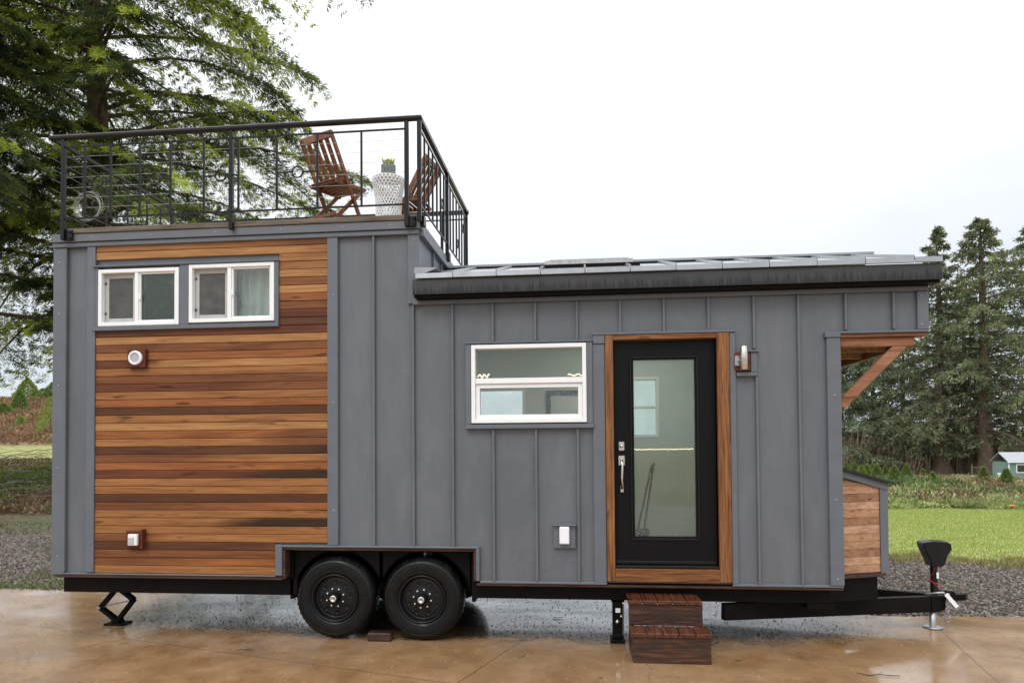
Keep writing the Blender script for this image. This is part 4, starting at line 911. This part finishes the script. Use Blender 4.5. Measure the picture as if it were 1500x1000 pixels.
SH = [(.17, .23, .10), (.25, .30, .14), (.32, .33, .19), (.34, .27, .19), (.27, .18, .15), (.11, .16, .075), (.40, .38, .28)]
mounds('undergrowth', 1100, wedge(.36, .66, 22.8, 60), .25, .95, .34, 44, .17, SH, seed=2)
mounds('undergrowth', 230, wedge(.40, .66, 22.3, 26), .25, .6, .45, 90, .11, SH[:3] + [SH[5]], seed=3)
mounds('scrub', 75, wedge(.37, .66, 23.5, 52), .5, 1.1, .55, 170, .16, [(.06, .10, .04), (.10, .15, .06), (.20, .13, .10)], seed=6)
mounds('dead_bracken', 70, wedge(.37, .66, 23.5, 52), .5, 1.4, .25, 150, .15, [(.42, .31, .24), (.36, .24, .19), (.46, .40, .28)], seed=7)
HB = [(.20, .115, .085), (.27, .16, .12), (.23, .13, .10), (.15, .17, .07), (.32, .21, .165), (.24, .15, .11)]
mounds('hillside_brush', 1500, wedge(-1.0, -.72, 41, 92), .4, 1.2, .5, 22, .28, HB, seed=4)
mounds('slash_litter', 900, wedge(-1.0, -.72, 17.0, 29.5), .2, .6, .22, 60, .13, [(.10, .14, .05), (.15, .20, .075), (.21, .25, .10), (.17, .11, .075), (.25, .18, .13)], seed=5)
# fallen sticks of the slash pile
def sticks(name, n, region, l0, l1, rad_, cols, lift, seed):
    q = random.Random(seed); x, y = region(n); m = MB()
    for a, b in zip(x, y):
        L = q.uniform(l0, l1); t = q.uniform(0, 3.14); z = hgt_(a, b) + q.uniform(0, lift); dz = q.uniform(-.15, .2) * L
        p0 = Vector((a - L / 2 * math.cos(t), b - L / 2 * math.sin(t), z)); p1 = Vector((a + L / 2 * math.cos(t), b + L / 2 * math.sin(t), z + dz)); pm = (p0 + p1) / 2 + Vector((q.uniform(-.1, .1), q.uniform(-.1, .1), q.uniform(0, .12))) * L
        m.tube([p0, pm, p1], [rad_ * q.uniform(.6, 1.4), rad_ * .8, rad_ * .3], 5, q.choice(cols), cap=False)
    return struct(m.build(name, 'ground_tone'), 'stuff')
sticks('slash_branches', 300, wedge(-1.0, -.72, 18, 30), .4, 1.6, .014, [(.12, .08, .06), (.20, .15, .12), (.28, .24, .21)], .55, 3)
# ================================================================== TREES
def conifer(base, H, Rm, h0, nl, seed, nb=22, ns=8, k=4, ls=.16, lw=.055, rise=.25, droop=.45, tones=None, trunk_r=.4, prof=1., lean=(0, 0), vary=.35, limb_r=1., clear=0., frond=False):
    q = np.random.RandomState(seed); tones = np.array(tones); bx, by, bz = base
    tk = MB(); n = 16; pts = []; rr = []
    for i in range(n + 1):
        t = i / n; pts.append((bx + lean[0] * t * H + .12 * math.sin(t * 9 + seed), by + lean[1] * t * H + .12 * math.cos(t * 7 + seed), bz - .3 + t * (H + .3))); rr.append(trunk_r * ((1 - t) ** .8 * .95 + .02) * (1 + .9 * math.exp(-t * 45)))
    tk.tube(pts, rr, 12)
    PP = []; DD = []; CC = []; S = []
    pa = np.array(pts)
    for i in range(nl):
        t = h0 + (1 - h0) * ((i + q.rand()) / nl) ** 1.0; az = i * 2.39996 + q.randn() * .35
        u = (t - h0) / (1 - h0); shape = (1 - u) ** prof * (.55 + .45 * min(1, u / .12 + .35)); shape = min(shape, (1 - u) * 1.9) + .015
        L = Rm * shape * (1 - vary + 2 * vary * q.rand() * .8)
        L = min(L, 8.2 if frond else 99)
        if L < .15: L = .15
        L *= 1 - clear * max(0, -math.sin(az)) ** 2      # boughs on the windward (south) side are shorter
        o = np.array([np.interp(t, np.linspace(0, 1, n + 1), pa[:, c]) for c in range(3)])
        h = np.array([math.cos(az), math.sin(az), 0]); ri = rise * (q.rand() * 1.2 - .1) + .45 * u; dr = droop * (.6 + .8 * q.rand())
        def at(s): s = np.asarray(s)[:, None]; return o + h * L * s + np.array([0, 0, 1.]) * L * (ri * s - dr * s * s)
        lp = at(np.linspace(0, .97, 6)); sway = norm(np.cross(h, [0, 0, 1.])) * L * .06 * q.randn(); lp = lp + sway * (np.linspace(0, 1, 6)[:, None] ** 2)
        tk.tube([tuple(p) for p in lp], [trunk_r * .16 * limb_r * (1 - .9 * s) * (.4 + .6 * (1 - u)) + .006 for s in np.linspace(0, 1, 6)], 5, cap=False)
        m = max(4, int(nb * (.35 + .65 * L / Rm))); s = np.linspace(.12 + .1 * q.rand(), 1, m); bp = at(s) + sway * (s[:, None] ** 2)
        side = np.where(np.arange(m) % 2 == 0, 1., -1.); sv = norm(np.cross(h, [0, 0, 1.]))
        bl = L * .42 * (1.05 - .72 * s) * (.6 + .7 * q.rand(m)) + .12
        bd = norm(h * (.55 + .4 * s[:, None]) + sv * side[:, None] * (1.0 - .5 * s[:, None]) + np.stack([q.randn(m) * .15, q.randn(m) * .15, -.12 - .25 * q.rand(m)], 1))
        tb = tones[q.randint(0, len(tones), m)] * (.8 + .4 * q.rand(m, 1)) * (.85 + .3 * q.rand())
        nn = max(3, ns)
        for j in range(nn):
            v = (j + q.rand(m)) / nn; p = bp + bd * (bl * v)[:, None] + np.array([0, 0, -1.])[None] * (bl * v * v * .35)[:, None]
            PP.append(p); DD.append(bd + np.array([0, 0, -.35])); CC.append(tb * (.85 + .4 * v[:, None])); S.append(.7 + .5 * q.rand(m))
    P = np.concatenate(PP); Dn = norm(np.concatenate(DD)); Cc = np.concatenate(CC); S = np.concatenate(S)
    P = np.repeat(P, k, 0); Dn = np.repeat(Dn, k, 0); Cc = np.repeat(Cc, k, 0); S = np.repeat(S, k); m = len(P)
    if frond:      # needles set like a feather, flat to either side of their twig
        sd_ = norm(np.cross(Dn, np.array([0, 0, 1.])[None] + q.randn(m, 3) * .25)) * np.where(q.rand(m) < .5, -1., 1.)[:, None]
        P = P + sd_ * (ls * 1.1 * q.rand(m)[:, None]) + q.randn(m, 3) * ls * .16; Dn = norm(Dn * .8 + sd_ * .55 + q.randn(m, 3) * .22)
    else:
        P = P + q.randn(m, 3) * ls * .28; Dn = norm(Dn + q.randn(m, 3) * .55)
    return tk, leaves(P, Dn, ls * S * (.7 + .6 * q.rand(m)), lw * S, q), Cc * (.75 + .5 * q.rand(m, 1))
def tree(name, label, cat, base, group=None, **kw):
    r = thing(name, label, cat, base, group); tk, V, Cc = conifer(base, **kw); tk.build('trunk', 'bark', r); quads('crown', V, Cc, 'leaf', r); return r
G1 = [(.095, .13, .042), (.16, .20, .052), (.26, .31, .068), (.38, .44, .10), (.05, .07, .032), (.038, .05, .026)]
def gl(x, y): return (x, y, hgt_(x, y))
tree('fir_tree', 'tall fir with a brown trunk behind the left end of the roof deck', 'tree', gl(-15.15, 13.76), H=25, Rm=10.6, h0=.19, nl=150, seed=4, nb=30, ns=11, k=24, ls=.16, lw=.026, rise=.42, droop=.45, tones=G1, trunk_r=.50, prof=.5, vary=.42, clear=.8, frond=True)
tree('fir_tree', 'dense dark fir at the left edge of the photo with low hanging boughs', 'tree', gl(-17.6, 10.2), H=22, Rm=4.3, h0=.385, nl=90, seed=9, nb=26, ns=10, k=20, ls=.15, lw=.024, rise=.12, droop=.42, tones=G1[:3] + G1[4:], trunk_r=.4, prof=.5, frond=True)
G2 = [(.125, .15, .095), (.165, .195, .12), (.215, .24, .15), (.09, .112, .075), (.14, .162, .108)]
def rt(q, D, dz=0): x = q * D; y = D + CAM[1]; return (x, y, hgt_(x, y) + dz)
FK = dict(nb=14, ns=6, k=6, ls=.36, lw=.10, tones=G2, vary=.5)
GR = 'tall firs beyond the meadow'
tree('fir_tree', 'tall fir with a thin open top rising just right of the house roof end', 'tree', rt(.4882, 73), GR, H=24.8, Rm=6.0, h0=.12, nl=85, seed=21, trunk_r=.62, prof=.9, rise=.15, droop=.3, **dict(FK, tones=np.array(G2) * (1.1, 1.05, 1.1)))
tree('fir_tree', 'broadest fir with a thick trunk standing left of the green shed', 'tree', rt(.545, 71), GR, H=24.8, Rm=8.8, h0=.13, nl=115, seed=22, trunk_r=.75, prof=.75, rise=.15, droop=.28, **dict(FK, tones=np.array(G2) * (1, 1, 0.95)))
tree('fir_tree', 'fir cut by the right edge of the photo behind the green shed', 'tree', rt(.607, 74), GR, H=25, Rm=8.4, h0=.13, nl=105, seed=23, trunk_r=.6, prof=.75, rise=.15, droop=.28, **dict(FK, tones=np.array(G2) * (0.85, 0.92, 0.85)))
tree('fir_tree', 'lower dense fir seen through the triangle under the porch brace', 'tree', rt(.40, 78), GR, H=16.5, Rm=7.0, h0=.10, nl=80, seed=24, trunk_r=.4, prof=.6, rise=.2, droop=.25, **dict(FK, tones=np.array(G2) * (1.15, 1.15, 1.2)))
tree('fir_tree', 'lower fir just right of the wall corner and above the storage box', 'tree', rt(.358, 76), GR, H=14.5, Rm=6.2, h0=.12, nl=75, seed=25, trunk_r=.35, prof=.6, rise=.2, droop=.25, **dict(FK, tones=np.array(G2) * (0.9, 0.95, 1.0)))
tree('fir_tree', 'mid height fir filling the gap left of the thin topped fir', 'tree', rt(.440, 84), GR, H=18, Rm=6.8, h0=.13, nl=80, seed=26, trunk_r=.4, prof=.65, rise=.2, droop=.25, **dict(FK, tones=np.array(G2) * (1.2, 1.15, 1.3)))
tree('fir_tree', 'slim dark fir between the two thickest trunks', 'tree', rt(.519, 80), GR, H=21.5, Rm=6.2, h0=.16, nl=75, seed=27, trunk_r=.4, prof=.8, rise=.15, droop=.28, **dict(FK, tones=np.array(G2) * (0.75, 0.8, 0.8)))
# bare brush beyond the trunks
def brush(n):
    q = np.random.RandomState(31); D = q.uniform(74, 92, n); qq = q.uniform(.30, .70, n); x, y = qq * D, D + CAM[1]; hh = q.uniform(1.0, 5.5, n) * (.7 + .3 * np.sin(x * .5))
    P = np.stack([x, y, height(x, y)], 1); Dr = norm(np.stack([q.randn(n) * .3, q.randn(n) * .3, np.ones(n)], 1)); s = norm(np.cross(Dr, q.randn(n, 3))) * q.uniform(.03, .12, (n, 1))
    Q = np.stack([P - s, P + s, P + Dr * hh[:, None] + s * .3, P + Dr * hh[:, None] - s * .3], 1); cols = np.array([(.40, .29, .23), (.50, .38, .31), (.32, .23, .18), (.40, .35, .24)])[q.randint(0, 4, n)]
    return struct(quads('bare_brush', Q, cols * q.uniform(.7, 1.3, (n, 1)), 'ground_tone'), 'stuff')
brush(22000)
# Christmas trees
def xmas(seed, H=1.15, Rr=.42, col=None):
    q = np.random.RandomState(seed); n = 2600; t = q.rand(n) ** .75; t = 1 - t; a = q.rand(n) * 6.283; r = Rr * (1 - t) ** .8 * (.55 + .5 * q.rand(n)) * (1 + .12 * np.sin(a * 5 + t * 30))
    P = np.stack([r * np.cos(a), r * np.sin(a), .06 + t * H * .96], 1); Dr = norm(np.stack([np.cos(a), np.sin(a), .35 + .4 * q.randn(n)], 1) + q.randn(n, 3) * .3)
    V = leaves(P, Dr, q.uniform(.07, .15, n), .04, q); c = np.array([(.14, .21, .075), (.19, .26, .09), (.10, .16, .06), (.24, .29, .11)])[q.randint(0, 4, n)]
    return V, c * q.uniform(.7, 1.25, (n, 1))
XL_ = [(.5416, .0598, .0348, 'young conical tree in front of the thickest trunk left of the shed'), (.5703, .0645, .0377, 'young conical tree right in front of the green shed'), (.4758, .0607, .0420, 'pale young conical tree alone in the scrub below the thin topped fir trunk'),
       (.4421, .0522, .0288, 'darker young conical tree, tallest of the row above the storage box lid end'), (.4261, .0600, .0330, 'bright round young conical tree directly above the low end of the storage box lid'), (.4634, .0500, .0380, 'small dark young conical tree just left of the first thick trunk'),
       (.4030, .0575, .0305, 'young conical tree above the middle of the storage box lid'), (.3905, .0520, .0310, 'young conical tree third from the house corner in the back row'), (.3632, .0470, .0265, 'young conical tree nearest to the house corner'), (.3740, .0490, .0275, 'young conical tree second from the house corner'),
       (.3830, .0540, .0320, 'yellowish young conical tree low in the row by the house corner'), (.4145, .0490, .0330, 'small bright young conical tree behind the others over the lid'), (.3980, .0480, .0300, 'faint young conical tree in the far row above the lid middle')]
xm = {}
for i, (q_, sb_, st_, lab) in enumerate(XL_):
    D = 1.496 / (sb_ - .0245); b = rt(q_, D); hgtx = (sb_ - st_) * D; r = thing('christmas_tree', lab, 'tree', b, 'young conifers planted in rows')
    V, c = xmas(50 + i, hgtx, hgtx * .36); quads('crown', V + np.array(b), c * ((1.35, 1.25, .9) if 'yellow' in lab or 'pale' in lab else (1, 1, 1)), 'leaf', r)
    MB().tube([(b[0], b[1], b[2] - .05), (b[0], b[1], b[2] + hgtx * .8)], [.035, .008], 6).build('trunk', 'bark', r)
# bushes on the left hill
for i, (q_, D, H, Rr, lab, col) in enumerate([(-.878, 66, 2.3, .9, 'dark conical bush on the cleared hillside beside the left edge', (.8, .9, .8)), (-.865, 82, 3.0, 1.7, 'loose pale green bush on the hill crest at the left', (1.3, 1.2, 1.0)), (-.838, 84, 1.7, 1.5, 'low bush on the crest between the pale bush and the house', (.9, .9, .9)),
                                              (-.820, 84, 2.6, 1.6, 'bush on the crest right against the house corner', (1, 1, 1)), (-.906, 60, 1.4, 1.1, 'round dark bush at the left edge below the crest', (.8, .85, .7)), (-.876, 50, 1.1, .5, 'small light green sapling low on the cleared hillside', (1.5, 1.4, 1.0)), (-.826, 46, 2.9, .9, 'feathery pale sapling beside the house corner', (1.5, 1.35, 1.1))]):
    b = rt(q_, D); r = thing('bush', lab, 'bush', b, 'bushes on the left hillside'); V, c = xmas(80 + i, 1., 1.); V = V * np.array([Rr, Rr, H * .9]); V = V.mean(1, keepdims=True) + (V - V.mean(1, keepdims=True)) * (1.3 if i != 6 else .8)
    quads('crown', V + np.array(b), c * np.array(col), 'leaf', r); MB().tube([(b[0], b[1], b[2] - .1), (b[0], b[1], b[2] + H * .6)], [.05, .01], 6).build('trunk', 'bark', r)
# green shed
M['shedg'] = simple('sage green boards', (.17, .27, .235), .6, 0, .08, 4); M['shedroof'] = simple('grey shed roof', (.34, .36, .39), .5, 0, .1, 6)
b = rt(.5735, 48.6); bx, by, bz = b
sh = thing('garden_shed', 'small sage green shed with white trim and a grey roof at the right edge', 'shed', (bx + 1.3, by + .9, bz))
MB().panel(bx, bx + 2.6, bz + .12, bz + 1.34, [(bx + .50, bx + 1.0, bz + .66, bz + 1.14)], by, by + .06).box(bx, bx + .06, by + .061, by + 1.8, bz + .12, bz + 1.34).box(bx + 2.54, bx + 2.6, by + .061, by + 1.8, bz + .12, bz + 1.34).box(bx + .06, bx + 2.54, by + 1.74, by + 1.8, bz + .12, bz + 1.34).build('wall', 'shedg', sh)
MB().prism([(by - .12, bz + 1.33), (by + .9, bz + 1.93), (by + 1.92, bz + 1.33), (by + 1.92, bz + 1.37), (by + .9, bz + 1.97), (by - .12, bz + 1.37)], bx - .12, bx + 2.72, axis='x').build('roof', 'shedroof', sh)
MB().box(bx - .03, bx + .05, by - .02, by - .001, bz + .12, bz + 1.32).box(bx - .12, bx + 2.72, by - .15, by - .121, bz + 1.29, bz + 1.36).build('trim', 'white', sh)
wn = frame_m(bx + .45, bx + 1.05, bz + .61, bz + 1.19, .06, by - .03, by + .02).build('window', 'white', sh); MB().box(bx + .5, bx + 1.0, by + .02, by + .03, bz + .66, bz + 1.14).build('glass_pane', 'glassdark', wn)
MB().box(bx + .05, bx + 2.5, by + .1, by + 1.7, bz - .1, bz + .12).build('base', 'chassis', sh)
MB().box(bx - .50, bx - .06, by + .3, by + .36, bz, bz + .62).build('side_gate', 'white', sh)
b = rt(.5268, 60); tag(MB().tube([(b[0], b[1], b[2] - .1), (b[0], b[1], b[2] + 1.15)], .07, 7).bar((b[0] - .1, b[1], b[2] + .9), (b[0] + .9, b[1], b[2] + .85), .05, .08).build('fence_post', 'bark'), 'short dark wooden fence post between the two thick trunks', 'post')
M['orange'] = simple('orange cap', (.75, .28, .10), .5)
b = rt(.5755, 22.2); pm = thing('marker_stake', 'tiny stake with an orange cap at the edge of the lawn by the scrub', 'marker', b)
MB().tube([b, (b[0], b[1], b[2] + .10)], .02, 8).build('stake', 'bark', pm); MB().cbox(b[0] - .09, b[0] + .09, b[1] - .06, b[1] + .06, b[2] + .10, b[2] + .14).build('cap', 'orange', pm)
# fallen leaves and twigs on the concrete
for i, (x, y, L, a, gz, lab, g) in enumerate([(1.23, -.33, .07, .6, 1, 'small green leaf on the concrete right of the wooden steps', 1), (-5.36, 1.86, .12, .2, 0, 'greenish sprig on the concrete left of the scissor jack', 1), (2.10, -.62, .30, -.1, 0, 'thin bent twig on the concrete in front of the tongue', 0),
                                            (-3.05, -.38, .15, .1, 0, 'short twig on the concrete in front of the cedar siding', 0), (.1, -.86, .05, .4, 1, 'tiny leaf in front of the wooden steps', 1), (-.55, -.45, .13, 1.2, 0, 'curled sprig on the concrete between tyres and steps', 1), (-.32, .95, .10, .1, 0, 'dark sprig on the wet ground under the chassis', 0), (.02, .92, .07, 1.5, 0, 'small dark bark chip under the chassis', 0)]):
    m = MB(); z = .006; q = random.Random(i)
    if gz: m.add([(x, y, z), (x + L * .5, y - L * .22, z + .008), (x + L, y, z + .004), (x + L * .5, y + L * .22, z + .002)], [(0, 1, 2), (0, 2, 3)], (.12, .26, .05))
    else:
        pts = [(x + L * k / 4 * math.cos(a), y + L * k / 4 * math.sin(a) + q.uniform(-.02, .02), z + q.uniform(0, .006)) for k in range(5)]; m.tube(pts, .003, 5, (.13, .15, .05) if g else (.05, .035, .025))
        m.tube([pts[2], (pts[2][0] + L * .2, pts[2][1] + L * .25, z + .004)], .002, 4, (.13, .15, .05) if g else (.05, .035, .025))
    tag(m.build('leaf' if gz else 'twig', 'ground_tone'), lab, 'leaf' if gz else 'twig')

# ================================================================== SKY, SUN, CAMERA
wd = bpy.data.worlds.new('World'); bpy.context.scene.world = wd; wd.use_nodes = True; nt = wd.node_tree; bg = nt.nodes['Background']
elev, rot = R(48), R(200)
sk = nt.nodes.new('ShaderNodeTexSky'); sk.sky_type = 'NISHITA'; sk.sun_disc = False; sk.sun_elevation = elev; sk.sun_rotation = rot; sk.dust_density = 4
tc = nt.nodes.new('ShaderNodeTexCoord'); sp = nt.nodes.new('ShaderNodeSeparateXYZ'); nt.links.new(tc.outputs['Generated'], sp.inputs[0])
rp = nt.nodes.new('ShaderNodeValToRGB'); e = rp.color_ramp.elements
K = 10.      # the sky's own scale before the background strength of .1
e[0].position = 0.; e[0].color = (.80, .885, .97, 1); e[1].position = .22; e[1].color = (.92, .97, 1.03, 1)
for p_, c_ in ((.45, (1.35, 1.37, 1.38, 1)), (1., (2.6, 2.6, 2.6, 1))): q_ = e.new(p_); q_.color = c_
nt.links.new(sp.outputs[2], rp.inputs[0])
ns = nt.nodes.new('ShaderNodeTexNoise'); ns.inputs['Scale'].default_value = 2.2; ns.inputs['Detail'].default_value = 4
mp = nt.nodes.new('ShaderNodeMapping'); mp.inputs['Scale'].default_value = (1, 1, 2.2); nt.links.new(tc.outputs['Generated'], mp.inputs[0]); nt.links.new(mp.outputs[0], ns.inputs['Vector'])
cr = nt.nodes.new('ShaderNodeMapRange'); cr.inputs[1].default_value = .3; cr.inputs[2].default_value = .7; cr.inputs[3].default_value = K * .90; cr.inputs[4].default_value = K * 1.10; nt.links.new(ns.outputs['Fac'], cr.inputs[0])
vm = nt.nodes.new('ShaderNodeVectorMath'); vm.operation = 'SCALE'; nt.links.new(rp.outputs[0], vm.inputs[0]); nt.links.new(cr.outputs[0], vm.inputs['Scale'])
mx = nt.nodes.new('ShaderNodeMix'); mx.data_type = 'RGBA'; mx.inputs[0].default_value = .93; nt.links.new(sk.outputs[0], mx.inputs[6]); nt.links.new(vm.outputs[0], mx.inputs[7])
nt.links.new(mx.outputs[2], bg.inputs[0]); bg.inputs[1].default_value = .1
sl = bpy.data.lights.new('sun', 'SUN'); sl.energy = .9; sl.angle = R(18); sl.color = (1., .97, .92); so_ = bpy.data.objects.new('sun', sl); C.objects.link(so_)
# sky sun_rotation is measured from +Y clockwise; the lamp points away from that direction
sd = Vector((math.sin(rot) * math.cos(elev), math.cos(rot) * math.cos(elev), math.sin(elev))); so_.rotation_euler = sd.to_track_quat('Z', 'Y').to_euler()

cam = bpy.data.cameras.new('camera'); co_ = bpy.data.objects.new('camera', cam); C.objects.link(co_)
yaw, pit, rol, fpx, shp = -.101406600, .0230277017, -.00721805422, 1012.83529, 128.077392
fw = Vector((math.sin(yaw) * math.cos(pit), math.cos(yaw) * math.cos(pit), math.sin(pit))); r0 = Vector((math.cos(yaw), -math.sin(yaw), 0)); u0 = r0.cross(fw)
r_ = r0 * math.cos(rol) + u0 * math.sin(rol); u_ = -r0 * math.sin(rol) + u0 * math.cos(rol)
co_.matrix_world = Matrix(((r_.x, u_.x, -fw.x, CAM[0]), (r_.y, u_.y, -fw.y, CAM[1]), (r_.z, u_.z, -fw.z, CAM[2]), (0, 0, 0, 1)))
cam.sensor_width = 36; cam.lens = fpx / 1500 * 36; cam.shift_y = shp / 1500; cam.clip_end = 5000
scn = bpy.context.scene; scn.camera = co_
scn.view_settings.view_transform = 'Standard'; scn.view_settings.look = 'None'; scn.view_settings.exposure = 0.; scn.view_settings.gamma = 1
scn.cycles.max_bounces = 10; scn.cycles.transparent_max_bounces = 12
